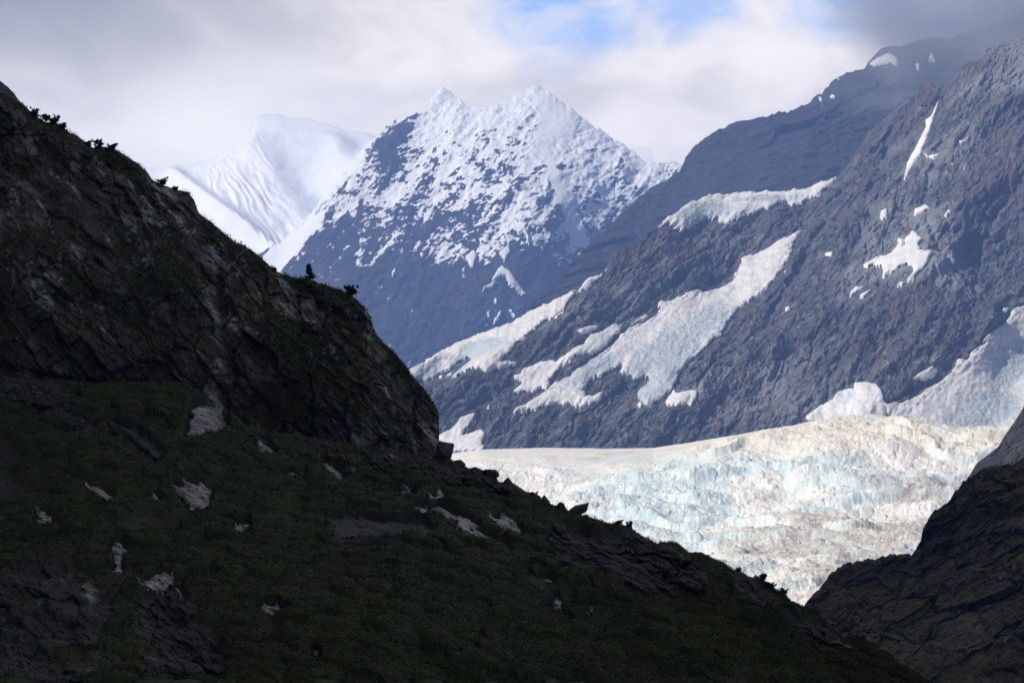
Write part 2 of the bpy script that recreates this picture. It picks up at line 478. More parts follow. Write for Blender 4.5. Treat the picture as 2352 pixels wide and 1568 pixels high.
M_psnow = snow_mat('peak_snow', (0.72, 0.73, 0.76), (0.62, 0.63, 0.66), (0.6, 0.7, 0.75), 60.0, bump=0.2)

# ------------------------------------------------------------------ outlines (frame points)
def conv(ox, oy, s):
    return lambda *pts: [(ox + x * s, oy + y * s) for x, y in pts]
c2 = conv(574.2, 172.3, 0.3418); c3 = conv(574.2, 516.8, 0.3418); c4 = conv(1493.0, 57.4, 0.3662)
c5 = conv(1493.0, 574.2, 0.3662); c6 = conv(918.7, 574.2, 0.3175); k1 = conv(0, 803.9, 0.4875); k3 = conv(631.6, 976.2, 0.3906)

# ================================================================== ground and water
GR = 26000.0
def plane(name, z, m, r=GR):
    return mesh_obj(name, [(-r, -4000, z), (r, -4000, z), (r, 2 * r - 8000, z), (-r, 2 * r - 8000, z)], [(0, 1, 2, 3)], m, smooth=False)
mw, t, bs, co = new_mat('sea_water')
bs.inputs['Base Color'].default_value = (0.02, 0.035, 0.04, 1); bs.inputs['Roughness'].default_value = 0.08
b = t.new('ShaderNodeBump'); b.inputs['Strength'].default_value = 0.3
t.l.new(t.noise(co, 0.6, 5), b.inputs['Height']); t.l.new(b.outputs[0], bs.inputs['Normal'])
tag(plane('water', 0.0, mw), 'dark fjord water below the slopes', kind='structure')

# unseen valley wall left of the picture, height and ends shaped to shade the near slopes
ny, nx = 130, 90
yy = np.linspace(-3000, 2300, ny)[:, None] * np.ones((1, nx)); uu = np.linspace(0, 1, nx)[None] * np.ones((ny, 1))
xe = -(0.19 * np.maximum(yy, 0) + 30) - 330 * sstep(-yy, -450, -100)
ze = 0.195 * np.maximum(yy, 0) * sstep(yy, 350, 700)
xr = xe - 750; zr = 1850 * sstep(yy, -2900, -1700) * sstep(-yy, -2200, -1600)
ze = np.minimum(ze, zr)
k = np.clip(uu / 0.55, 0, 1); k2 = np.clip((uu - 0.55) / 0.45, 0, 1)
X = xe + (xr - xe) * k - 1700 * k2
Z = ze + (zr - ze) * k ** 1.05 - zr * 1.02 * k2
Pw = np.stack([X, yy, Z], -1)
Pw[..., 2] += (ridged(Pw, 420, 5, 0.52) - 0.3) * 90 * np.sin(np.pi * np.clip(uu, 0, 1)) * (zr / 1850)
mesh_obj_ = mesh_obj('shade_valley_wall', Pw, grid_faces(ny, nx), M_wall, attrs={'veg': sstep(fbm(Pw, 200, 4), -0.1, 0.3), 'pale': Pw[..., 2] * 0})
tag(mesh_obj_, 'unseen dark valley wall shaped to shade the near slopes', 'mountain side', kind='structure')

# ================================================================== far white peak
top = [(150, 330), (300, 385), (360, 388), (470, 368), (500, 362), (545, 331), (575, 312), (586, 290), (584, 272), (600, 264), (640, 262), (665, 272), (700, 270), (730, 282), (765, 290), (800, 302), (840, 306), (880, 318), (1000, 340)]
G = Sheet(250, 1000, 2.6, top, [(0, 720), (1000, 720)], 190,
          [(250, 390, 12600), (480, 365, 12500), (590, 300, 12500), (700, 290, 12450), (1000, 280, 12300), (400, 600, 11500), (600, 600, 11450), (560, 420, 12050),
           (690, 400, 12150), (720, 500, 11850), (800, 400, 12000), (900, 500, 11700), (300, 720, 11200), (1000, 720, 11100), (640, 720, 11150)], jag=2.0, jagwl=40, seed=2.0, u=0.84, xl=-900, xr=1500)
P = G.Q
fl = orient(P, -58, 18.0)                                   # flutes run down to the right
face = sstep(-poly_sd(G.PX, G.PY, [(440, 372), (590, 320), (640, 420), (720, 520), (600, 640), (480, 420)]), -25, 25)
phf = fl[..., 2] / 32.0 + 1.7 * fbm(fl, 120, 3, 0.6, seed=4)
d = np.abs(2 * (phf - np.floor(phf)) - 1) * (13 * face + 1.5) * (0.55 + 0.9 * fbm(fl, 100, 2, seed=6)) + ridged(fl, 30, 2, 0.5, seed=8) * 5 * face + fbm(P, 700, 4) * 45 + fbm(P, 150, 4, seed=9) * 9
rib = line_d(G.PX, G.PY, [(585, 300), (600, 340), (640, 420), (700, 500), (720, 560)])
d += 40 * np.exp(-(rib / 34) ** 2) * sstep(G.PY, 300, 420)
rib2 = line_d(G.PX, G.PY, [(400, 400), (450, 440), (560, 520), (640, 590)])
d += 70 * np.exp(-(rib2 / 16) ** 2)
bul = np.hypot((G.PX - 775) / 30, (G.PY - 335) / 26)
d += 45 * np.exp(-bul ** 2)
d *= sstep(G.VV, -0.02, 0.08)
G.relief(d)
o = G.build('white_peak', M_white, {'ice': sstep(fbm(P, 250, 4, seed=5), 0.25, 0.6) * (1 - face)}, back=2500)
tag(o, 'far sunlit snow peak with fluted ice face, half lost in cloud', 'mountain', kind='structure')

# ================================================================== snowy middle mountain
top = [(-500, 1000), (200, 780), (400, 690), (480, 640), (560, 610), (600, 586), (640, 568), (700, 508), (730, 480), (762, 432), (800, 388), (845, 330), (870, 318), (890, 292), (908, 274), (922, 282), (945, 270), (985, 264), (990, 238), (1004, 218), (1017, 209), (1040, 222),
       (1058, 230), (1076, 251), (1100, 252), (1130, 244), (1150, 243), (1166, 238), (1185, 222), (1205, 212), (1224, 202), (1240, 208), (1262, 217), (1285, 238), (1320, 262), (1345, 284), (1390, 310), (1440, 346), (1480, 372), (1500, 380), (1545, 376), (1580, 390), (1700, 430)]
F = Sheet(520, 1660, 2.2, top, [(0, 900), (1700, 900)], 330,
          [(520, 640, 8600), (640, 570, 8700), (845, 330, 9050), (1017, 210, 9300), (1224, 203, 9250), (1400, 320, 9050), (1600, 390, 8950), (520, 900, 8000), (900, 900, 7900), (1200, 900, 8000), (1660, 900, 8300),
           (1000, 500, 8600), (1240, 500, 8500), (1150, 620, 8300), (1450, 600, 8700), (760, 600, 8350)], jag=9.0, jagwl=30, seed=5.0, xl=-500, xr=2200)
f_polys = [c2((1445, 1245), (1510, 1205), (1533, 1240), (1500, 1320), (1478, 1310), (1460, 1270)), c2((1670, 1220), (1740, 1170), (1750, 1220), (1705, 1290), (1690, 1250)),
           c2((1620, 1405), (1660, 1330), (1690, 1305), (1740, 1350), (1800, 1430), (1850, 1500), (1820, 1500), (1735, 1440), (1715, 1385), (1680, 1380), (1640, 1410)),
           c2((1530, 1510), (1570, 1450), (1640, 1410), (1665, 1415), (1620, 1460), (1580, 1460)), c2((1635, 1515), (1655, 1525), (1655, 1555), (1640, 1545)), c2((950, 1350), (975, 1320), (985, 1345), (960, 1385)),
           c2((1140, 1230), (1185, 1235), (1160, 1260)), c3((1618, 705), (1640, 640), (1670, 595), (1688, 600), (1670, 660), (1635, 690)), c3((1728, 578), (1750, 590), (1785, 640), (1760, 640)),
           c2((2175, 1215), (2215, 1220), (2195, 1250)), c2((1800, 1050), (1850, 1065), (1868, 1120), (1865, 1190), (1850, 1110))]
F.soften(f_polys)
P = F.Q
gl = orient(P, 62, 5.0)
rough = (1 - 0.8 * F.masks)
# ribs and gullies follow the fall of the two summits
gul = ridged(gl, 150, 4, 0.55, seed=3)
d = ridged(orient(P, 70, 3.0), 520, 3, 0.5, seed=1) * 40 + gul * 18 + blocks(P, 30, 80, 36, 4) * 5 + blocks(P, 35, 32, 15, 7) * 2.5 + ridged(orient(P, 20, 2.0), 60, 4, 0.6, seed=8) * 6 + fbm(P, 26, 3, 0.6, seed=2) * 6
chute = np.exp(-(line_d(F.PX, F.PY, [(1250, 240), (1245, 330), (1275, 420), (1330, 560)]) / np.interp(F.PY, [240, 560], [9, 26])) ** 2)
leftsn = sstep(-poly_sd(F.PX, F.PY, [(610, 590), (720, 500), (760, 490), (745, 520), (690, 590), (640, 640), (600, 640)]), -10, 10)
topsn = sstep(-poly_sd(F.PX, F.PY, [(1215, 215), (1262, 217), (1330, 275), (1300, 340), (1250, 330), (1235, 260)]), -10, 14)
smoothm = np.clip(chute * 0.9 + leftsn * 0.9 + topsn, 0, 1)
dm = smooth2(d[::4, ::4], 12); dm = np.repeat(np.repeat(dm, 4, 0), 4, 1)[:d.shape[0], :d.shape[1]]; dm = smooth2(dm, 6)
keepf = (1 - 0.8 * smoothm) * rough
d = d * keepf + dm * (1 - keepf)
d *= sstep(F.VV, -0.12, 0.10)
F.relief(d)
nz = F.N[..., 2]
ledge = nz - smooth2(nz, 14)
n_f = (0.7 * fbm(orient(P, 24, 1.5), 26, 4, 0.88, lac=1.8, seed=12) + 0.6 * fbm(orient(P, 68, 3.0), 24, 4, 0.85, lac=1.8, seed=14) + 0.5 * ridged(orient(P, 66, 5.0), 46, 3, 0.6, seed=37)) * 1.25
n_c = fbm(P, 520, 3, seed=21)
frac = np.interp(F.PY, [200, 300, 420, 500, 560, 600, 640, 690], [1.0, 0.62, 0.28, 0.12, 0.02, -0.10, -0.42, -1.2])
frac = frac + 0.22 * (F.PX - 950) / 300 * np.interp(F.PY, [300, 560, 640], [1, 0.6, 0.1]) * (F.PX < 1500) - 0.6 * sstep(-np.hypot((F.PX - 905) / 85, (F.PY - 335) / 95) + 0.35 * fbm(P, 160, 4, seed=91), -1.3, -0.2)
frac = frac - 0.5 * sstep(F.PY - np.interp(F.PX, [700, 1000, 1300, 1500], [640, 610, 560, 540]), -30, 60)
sn = frac - 0.12 + n_f * np.interp(F.PY, [220, 420, 560], [0.5, 0.72, 0.85]) + ledge * 0.9 + n_c * 0.25 - 0.75 * (gul - 0.35)
sn = np.maximum(sstep(sn, 0.02, 0.26), sstep(smoothm + n_f * 0.55 - 0.08, 0.35, 0.6))
F.build('snowy_mountain', M_peak, {'snow': sn}, back=1500)
tag(F.obj, 'blue grey twin summit mountain dusted with fresh snow above bare rock', 'mountain', kind='structure')
for i, p in enumerate(f_polys):
    patch(F, p, 'snow_patch', M_psnow, F.obj, step=1.4, thick=4.0, edge=2.2, lift=6.0, rough_wl=5, seed=i * 3.1)

# ================================================================== dark ridge behind
top = [(1180, 760), (1240, 705), (1290, 650), (1330, 592), (1380, 550), (1420, 508), (1450, 478), (1500, 440), (1530, 425), (1562, 402), (1578, 366), (1600, 340), (1640, 315), (1690, 286), (1750, 276), (1810, 262), (1850, 246), (1890, 214),
       (1925, 184), (1945, 172), (1990, 156), (2010, 132), (2028, 114), (2060, 110), (2110, 100), (2130, 96), (2180, 92), (2260, 70), (2420, 40), (2700, 0)]
E = Sheet(1180, 2620, 3.2, top, [(1180, 800), (1600, 640), (2000, 560), (2620, 520)], 200,
          [(1180, 760, 6500), (1562, 402, 7000), (1810, 262, 6900), (2030, 112, 6800), (2620, 0, 6700), (1250, 800, 6300), (1600, 640, 6300), (2000, 560, 6200), (2620, 520, 6100), (1750, 420, 6650)], jag=9.0, jagwl=34, seed=9.0, xr=3700)
e_polys = [c4((1380, 275), (1440, 240), (1500, 210), (1560, 250), (1550, 300), (1500, 280), (1400, 300)), c4((1745, 190), (1770, 230), (1800, 275), (1735, 270), (1755, 230)), c4((1665, 265), (1690, 290), (1695, 350), (1670, 320)),
           c4((1125, 490), (1165, 472), (1170, 498), (1140, 500)), c4((1063, 480), (1088, 485), (1083, 515), (1100, 555), (1070, 515)), c4((1175, 350), (1195, 352), (1195, 368), (1175, 370))]
E.soften(e_polys)
P = E.Q
d = ridged(orient(P, 75, 2.5), 380, 4, 0.55, seed=1) * 55 + ridged(orient(P, 8, 3.0), 90, 4, 0.6, seed=3) * 14 + ridged(P, 26, 4, 0.65, seed=2) * 5 + blocks(P, 8, 120, 40, 3) * 20 + blocks(P, 12, 45, 16, 6) * 10
rough = 1 - 0.85 * E.masks
d = (d * rough + d.mean() * (1 - rough)) * sstep(E.VV, -0.1, 0.1)
E.relief(d)
E.build('dark_ridge', M_ridge, {'snow': d * 0}, back=1500)
tag(E.obj, 'dark bare rock ridge running up into grey mist', 'mountain', kind='structure')
for i, p in enumerate(e_polys):
    patch(E, p, 'snow_patch', M_psnow, E.obj, step=1.5, thick=3.0, edge=2.5, lift=4.5, rough_wl=5, seed=20 + i * 3.1)

# ================================================================== grey mountain on the right with hanging glaciers
top = [(-500, 1060), (300, 1030), (700, 970), (880, 905), (920, 875), (955, 850), (1000, 826), (1050, 800), (1110, 772), (1180, 745), (1240, 712), (1300, 680), (1345, 650), (1385, 632), (1396, 604), (1415, 585), (1450, 570), (1475, 552), (1510, 524), (1560, 484), (1612, 460),
       (1700, 453), (1790, 451), (1850, 438), (1918, 416), (1930, 398), (1955, 372), (1985, 330), (1998, 300), (2020, 282), (2034, 276), (2060, 246), (2105, 222), (2118, 198), (2135, 188), (2150, 200), (2166, 206), (2190, 178), (2210, 160), (2240, 136), (2270, 118), (2330, 104), (2420, 60), (2620, 0), (3700, -160)]
D = Sheet(890, 2560, 2.6, top, [(880, 1110), (1500, 1100), (2000, 1070), (2600, 1070)], 340,
          [(890, 900, 4750), (1050, 800, 4850), (1300, 680, 4950), (1475, 552, 5150), (1700, 453, 5450), (1918, 416, 5450), (2000, 300, 5500), (2135, 190, 5500), (2330, 104, 5550), (2560, 20, 5500),
           (890, 1110, 4480), (1250, 1100, 4480), (1600, 1100, 4500), (2000, 1070, 4500), (2560, 1070, 4450), (1480, 760, 4920), (1600, 760, 4950), (1900, 560, 5200), (1850, 760, 4850), (2150, 760, 4800), (1200, 900, 4700), (1550, 930, 4650), (2352, 800, 4850)], jag=10.0, jagwl=32, seed=13.0, xl=-500, xr=3700)
hang = {
 'upper': c4((-30, 1310), (60, 1255), (140, 1206), (230, 1146), (330, 1090), (400, 1078), (540, 1074), (700, 1078), (850, 1066), (1000, 1040), (1080, 1004), (1170, 974), (1140, 1020), (1100, 1060), (1050, 1100), (1020, 1095), (960, 1110), (890, 1165), (850, 1120), (800, 1150), (740, 1180), (690, 1190), (630, 1220), (560, 1250), (480, 1270), (430, 1270), (420, 1240), (340, 1240), (290, 1270), (240, 1300), (180, 1330), (130, 1325), (150, 1290), (100, 1270), (30, 1288)),
 'left': c6((70, 905), (105, 880), (180, 855), (205, 805), (290, 765), (400, 690), (520, 635), (620, 595), (740, 555), (860, 500), (960, 450), (1080, 400), (1200, 360), (1290, 305), (1350, 235), (1480, 173), (1440, 225), (1340, 300), (1260, 345), (1220, 400), (1180, 460), (1190, 480), (1100, 545), (1010, 600), (980, 630), (940, 690), (850, 760), (800, 830), (730, 885), (745, 910), (845, 903), (790, 930), (700, 960), (640, 995), (600, 970), (520, 960), (430, 990), (380, 1000), (450, 930), (540, 850), (550, 815), (490, 800), (420, 820), (360, 870), (300, 900), (200, 955), (100, 970)),
 'middle': [(1838, 551), (1824, 574), (1808, 614), (1790, 644), (1764, 673), (1735, 700), (1698, 721), (1672, 757), (1654, 794), (1625, 812), (1581, 849), (1552, 885), (1541, 915), (1516, 936), (1490, 952), (1471, 946), (1463, 927), (1477, 908), (1493, 895), (1487, 879), (1455, 892), (1443, 879), (1423, 877), (1430, 857), (1408, 866), (1382, 882), (1352, 892), (1335, 917), (1344, 933), (1382, 925), (1376, 940), (1331, 954), (1303, 947), (1274, 946), (1236, 957), (1184, 968), (1214, 949), (1239, 933), (1255, 917), (1274, 901), (1306, 888), (1338, 863), (1389, 828), (1414, 803), (1420, 787), (1443, 777), (1478, 761), (1503, 746), (1511, 730), (1511, 714), (1541, 712), (1573, 693), (1617, 690), (1649, 677), (1680, 660), (1696, 640), (1700, 606), (1740, 600), (1790, 575)],
 'right': c5((2500, 400), (2346, 430), (2290, 430), (2220, 450), (2200, 490), (2140, 560), (2060, 610), (2040, 640), (2060, 660), (1970, 710), (1940, 760), (1890, 760), (1860, 830), (1780, 890), (1700, 950), (1600, 1020), (1500, 1045), (1440, 1060), (1500, 1140), (1700, 1190), (2000, 1230), (2346, 1230), (2600, 1200), (2600, 500)),
 'cone': c5((960, 1135), (1060, 1060), (1130, 1020), (1160, 975), (1230, 955), (1265, 960), (1262, 920), (1320, 915), (1390, 930), (1420, 970), (1435, 1040), (1470, 1060), (1440, 1150), (1300, 1150), (1000, 1150)),
 'couloir': c4((1805, 515), (1790, 570), (1755, 690), (1720, 790), (1690, 870), (1640, 950), (1610, 1010), (1595, 1033), (1615, 930), (1660, 840), (1690, 780), (1735, 680), (1730, 640), (1755, 625), (1775, 590)),
 'slab': c6((850, 995), (890, 950), (960, 910), (1040, 880), (1130, 870), (1250, 815), (1320, 770), (1370, 700), (1470, 655), (1510, 620), (1580, 605), (1560, 660), (1470, 770), (1320, 830), (1260, 840), (1150, 920), (1080, 990), (1060, 1050), (1000, 1060), (920, 1090), (830, 1090), (900, 1030)),
 'foot': c6((290, 1425), (380, 1370), (450, 1310), (548, 1258), (520, 1310), (450, 1380), (460, 1420), (540, 1390), (590, 1360), (615, 1370), (605, 1450), (600, 1520), (300, 1520)),
 'star': c5((1330, 165), (1400, 130), (1480, 105), (1540, 75), (1552, 10), (1570, 5), (1570, 60), (1600, 0), (1640, -35), (1680, 10), (1660, 60), (1690, 100), (1745, 100), (1700, 170), (1640, 240), (1600, 285), (1640, 190), (1605, 175), (1570, 170), (1480, 215), (1455, 230), (1460, 185), (1410, 150), (1360, 170)),
}
small = [c6((1260, 675), (1330, 650), (1430, 625), (1390, 670), (1310, 700)), c6((1905, 1180), (1960, 1100), (1970, 1070), (1990, 1110), (2100, 1095), (2138, 1100), (2120, 1150), (2090, 1200), (2040, 1195), (1950, 1205)),
         c6((1705, 1190), (1730, 1155), (1758, 1195), (1735, 1215)), c6((620, 1222), (662, 1192), (660, 1218)), c6((270, 945), (320, 940), (330, 960), (300, 965)), c6((325, 965), (385, 930), (388, 945), (340, 972)), c6((345, 1070), (390, 1035), (360, 1070)),
         c5((1088, 100), (1130, 86), (1144, 100), (1125, 117)), c5((842, 432), (860, 408), (890, 415), (860, 437)), c5((1238, 372), (1250, 330), (1280, 300), (1335, 297), (1290, 335)), c5((1288, 397), (1310, 355), (1398, 303), (1340, 355)),
         c5((1532, 307), (1550, 283), (1578, 287), (1560, 305)), c5((828, 197), (850, 181), (855, 190)), c5((1610, 885), (1650, 850), (1730, 805), (1765, 830), (1740, 870), (1690, 890)), c5((2153, 440), (2212, 430), (2180, 472), (2160, 465)),
         c4((1718, 868), (1740, 885), (1818, 870), (1775, 912), (1730, 902)), c4((1928, 800), (1965, 785), (2002, 733), (1978, 790), (1940, 817)), c4((1428, 1307), (1440, 1265), (1482, 1241), (1478, 1302)),
         c4((1638, 1272), (1650, 1230), (1720, 1203), (1738, 1225), (1690, 1257)), c4((1818, 1287), (1850, 1248), (1868, 1265), (1838, 1292)), c4((1948, 972), (1968, 938), (1972, 945), (1960, 974)), c4((1872, 935), (1895, 935), (1890, 948)), c6((1640, 600), (1700, 560), (1760, 525), (1790, 545), (1740, 570), (1650, 605)),
         c6((1330, 310), (1388, 272), (1380, 290), (1340, 318)), c6((1115, 548), (1150, 505), (1190, 485), (1180, 515), (1130, 550))]
D.soften(list(hang.values()) + small)
P = D.Q
rough = 1 - 0.82 * D.masks
big = ridged(orient(P, 52, 3.0), 330, 3, 0.5, seed=2) * 58 * sstep(D.VV, 0.0, 0.3)
d = big + ridged(orient(P, 55, 3.2), 120, 5, 0.6, seed=6) * 34 + ridged(orient(P, -35, 1.8), 38, 3, 0.6, seed=16) * 6 + ridged(P, 12, 3, 0.75, seed=26) * 4 + blocks(P, 57, 95, 45, 5) * 10 + blocks(P, 44, 36, 18, 8) * 3.6 + blocks(P, 62, 13, 7, 11) * 2.4
dm = smooth2(d[::6, ::6], 10); dm = np.repeat(np.repeat(dm, 6, 0), 6, 1)[:d.shape[0], :d.shape[1]]; dm = smooth2(dm, 8)
d = d * rough + dm * (1 - rough)
wxd = 22 * fbm(P, 90, 4, 0.6, seed=71); wyd = 22 * fbm(P, 90, 4, 0.6, seed=72)
for ln, wd, dp in (([(2100, 230), (2040, 330), (2000, 450), (1960, 600)], 10, 18), ([(1900, 520), (1830, 640), (1760, 760), (1640, 860), (1560, 960)], 9, 20), ([(2250, 700), (2150, 600), (2120, 480), (2160, 340)], 8, 16),
                   ([(1290, 900), (1220, 960), (1150, 1030)], 8, 14), ([(2040, 640), (1960, 760), (1900, 900), (1880, 1000)], 9, 16), ([(2240, 860), (2130, 900), (2010, 960)], 6, 12), ([(1360, 720), (1280, 800), (1180, 880)], 7, 12), ([(2352, 420), (2250, 560), (2230, 700)], 10, 16)):
    d -= 0.55 * dp * np.exp(-((line_d(D.PX + wxd, D.PY + wyd, ln)) / (wd * 0.7)) ** 2) * rough
d *= sstep(D.VV, -0.10, 0.08)
D.relief(d)
brown = 0.28 * sstep(fbm(orient(P, 55, 2.0), 170, 5, 0.62, seed=97) + 0.5 * sstep(D.PX, 1850, 2250) * sstep(-D.PY, -620, -250), 0.12, 0.5)
D.build('grey_mountain', M_mtn, {'veg': brown}, back=1200, smooth=False)
tag(D.obj, 'steep grey rock mountain with rusty stains, hanging glaciers and old snow', 'mountain', kind='structure')
M_ice = snow_mat('hanging_ice', (0.69, 0.68, 0.675), (0.50, 0.48, 0.465), (0.42, 0.51, 0.555), 26.0, bump=0.8)
def ice_fn(*blobs):
    def f(PX, PY, V, sd):
        a = np.zeros(PX.shape)
        for x, y, rx, ry, ang in blobs:
            c, s = math.cos(math.radians(ang)), math.sin(math.radians(ang))
            u = ((PX - x) * c + (PY - y) * s) / rx; v_ = (-(PX - x) * s + (PY - y) * c) / ry
            a = np.maximum(a, 1 - sstep(np.hypot(u, v_) + 0.5 * fbm(V * np.array([1, 0.28, 1]), 40, 4, seed=4), 0.6, 1.15))
        return {'ice': a}
    return f
for key, lab, blobs, bm in (
    ('upper', 'hanging snowfield with a grey ice band along the high rock shoulder', [(1620, 500, 75, 22, -5), (1750, 475, 90, 10, -5)], 0.8),
    ('left', 'long crevassed hanging glacier sloping down behind the dark headland', [(1100, 830, 95, 34, -25), (980, 870, 60, 26, -30), (1060, 880, 30, 12, -30)], 1.5),
    ('middle', 'broad hanging glacier whose ragged blue ice tongue ends between two rock ribs', [(1530, 850, 120, 60, -38), (1360, 875, 100, 22, -30), (1490, 930, 40, 40, 0), (1620, 770, 70, 30, -40)], 1.8),
    ('right', 'wide dirty hanging glacier running down to the main glacier on the right', [(2310, 860, 90, 60, -40), (2250, 960, 120, 45, -20)], 1.8),
    ('cone', 'rounded heap of avalanche snow at the foot of the grey mountain', [(1930, 945, 20, 20, 0)], 3.0),
    ('couloir', 'thin snow gully streaking down the upper grey rock face', [], 0.5),
    ('slab', 'slanting ribbon of smooth old snow between two hanging glaciers', [], 0.8),
    ('foot', 'forked snow patch at the foot of the mountain beside the dark cliff', [], 0.8),
    ('star', 'branching star shaped snow patch high on the grey rock face', [], 0.6)):
    nm = 'hanging_glacier' if key in ('upper', 'left', 'middle', 'right') else 'snowfield'
    o = patch(D, hang[key], nm, M_ice if nm == 'hanging_glacier' else M_snow, None, step=1.8, thick=8.0 if nm == 'hanging_glacier' else 3.0, edge=6.0 if key not in ('couloir', 'cone') else 1.4, lift=3.0, rough_wl=9, grain=38, bias=-2.5, bump=bm, bwl=24, seed=len(key) * 2.3, attrs_fn=ice_fn(*blobs))
    tag(o, lab, 'glacier' if nm == 'hanging_glacier' else 'snowfield')
for i, p in enumerate(small):
    patch(D, p, 'snow_patch', M_snow, D.obj, step=1.3, thick=2.0, edge=2.4, lift=3.0, rough_wl=7, grain=40, seed=40 + i * 2.7, bump=0.4)

# ================================================================== main glacier
gx = np.concatenate([np.linspace(-500, 930, 60, endpoint=False), np.arange(930, 2430, 2.2), np.linspace(2432, 3300, 40)]); nr = 440
gt = np.array([(-500, 1110), (500, 1095), (930, 1062), (1040, 1042), (1100, 1032), (1250, 1029), (1400, 1032), (1500, 1030), (1600, 1014), (1700, 998), (1780, 985), (1850, 974), (1930, 962), (2050, 962), (2120, 972), (2200, 986), (2310, 980), (2430, 975)])
T = np.interp(gx, gt[:, 0], gt[:, 1])
gv = np.linspace(0, 1, nr)
Yr = 4350 - 1350 * gv ** 0.92
f = np.interp(gv, [0, 0.10, 0.28, 0.45, 0.7, 1.0], [0, 0.05, 0.24, 0.47, 0.72, 1.0])
f = np.convolve(np.pad(f, 12, mode='edge'), np.ones(25) / 25, 'valid'); f = (f - f[0]) / (f[-1] - f[0])
PX = np.broadcast_to(gx, (nr, len(gx))); PY = T[None] + (1450 - T)[None] * f[:, None]
YY = np.broadcast_to(Yr[:, None], PX.shape)
P = at(PX, PY, YY)
V_ = np.broadcast_to(gv[:, None], PX.shape)
wx = P[..., 0] + 14 * fbm(P, 60, 3, seed=1); wy = P[..., 1] + 14 * fbm(P, 60, 3, seed=2)
rough = sstep(V_ + 0.05 * fbm(P, 150, 3) + np.interp(PX, [1000, 1500, 1750, 2000], [0.02, -0.02, 0.10, 0.14]), 0.07, 0.2)
f1, f2, rv, rw = vor2(wx / 16.0, wy / 12.0, 3)
g1, g2, rg, rh = vor2(wx / 6.0, wy / 5.0, 9)
crack = sstep(f2 - f1, 0.0, 0.22); crk2 = sstep(g2 - g1, 0.0, 0.25)
ph = wy / 125.0 + 1.5 * fbm(P, 330, 4, 0.55, seed=79) + wx / 700.0; fr = ph - np.floor(ph)
ter = 15 * (sstep(fr, 0.0, 0.28) - fr) * sstep(fbm(P, 200, 2, seed=80), -0.6, 0.2)
crev = ter + 5.5 * ridged(np.stack([wx * 0.22 + wy * 0.05, wy, 0 * wx], -1), 46, 3, 0.55, seed=77) * sstep(fbm(P, 240, 3, seed=78), -0.5, 0.3)
z = rough * (crack * (0.6 + 3.4 * rv * rv * rv) + crk2 * (0.3 + 1.7 * rg * rg) - 2.5 + fbm(P, 7, 3, 0.65, seed=3) * 1.0 + crev) + 20 * fbm(P, 190, 3, seed=5) * sstep(V_, 0.02, 0.2) + (ridged(np.stack([P[..., 0] * 0.25, P[..., 1], P[..., 2]], -1), 45, 3, seed=6) * 1.5) * (1 - rough)
z += 5 * fbm(P, 45, 3, seed=15) * rough
P = P.copy(); P[..., 2] += z
dirt = sstep(fbm(P, 90, 5, 0.6, seed=31) + 0.9 * np.exp(-(np.hypot((PX - 1930) / 230, (PY - 1300) / 120)) ** 2) + 0.35 * sstep(PX, 1700, 2200) * sstep(PY, 1000, 1080) - 0.15, 0.05, 0.7)
warm = np.clip(sstep(-(PY - T[None]), -110, -20) * sstep(PX, 1350, 2000) + 0.4 * sstep(-(PY - T[None]), -60, -5), 0, 1)
cool = sstep(fbm(P, 220, 3, seed=41) * 0.7 + 0.45 * (1 - sstep(np.abs(fr - 0.14), 0.08, 0.24)) + 0.7 * np.exp(-(np.hypot((PX - 1480) / 260, (PY - 1190) / 80)) ** 2), 0.0, 0.7)
M_gl, t, bs, co = new_mat('glacier_ice')
nA = t.noise(co, 0.09, 7, 0.65, 0.5); nB = t.noise(co, 0.45, 5, 0.65)
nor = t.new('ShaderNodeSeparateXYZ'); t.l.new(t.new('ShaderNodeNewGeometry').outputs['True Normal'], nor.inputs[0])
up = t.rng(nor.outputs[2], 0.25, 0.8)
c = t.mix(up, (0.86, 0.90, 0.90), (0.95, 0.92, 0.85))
c = t.mix(t.math('MULTIPLY', t.attr('cool'), t.rng(nA, 0.62, 0.38, 0.2, 0.9)), c, (0.60, 0.80, 0.84))
c = t.mix(t.math('MULTIPLY', t.attr('dirt'), t.rng(nA, 0.3, 0.62, 0.15, 0.95)), c, (0.50, 0.45, 0.385))
c = t.mix(t.math('MULTIPLY', t.attr('warm'), t.rng(nA, 0.38, 0.64)), c, (0.82, 0.69, 0.46))
nV = t.noise(co, 0.22, 6, 0.7, 0.8)
c = t.mix(t.rng(t.math('ABSOLUTE', t.math('SUBTRACT', nV, 0.5)), 0.0, 0.03, 0.28, 0.0), c, (0.56, 0.49, 0.41))
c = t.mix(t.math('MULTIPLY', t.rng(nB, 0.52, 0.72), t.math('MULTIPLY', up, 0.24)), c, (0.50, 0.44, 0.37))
t.l.new(c, bs.inputs['Base Color'])
bs.inputs['Roughness'].default_value = 0.6; bs.inputs['Specular IOR Level'].default_value = 0.25
b = t.new('ShaderNodeBump'); b.inputs['Strength'].default_value = 0.8; b.inputs['Distance'].default_value = 2.0
t.l.new(t.math('ADD', nB, nV), b.inputs['Height']); t.l.new(b.outputs[0], bs.inputs['Normal'])
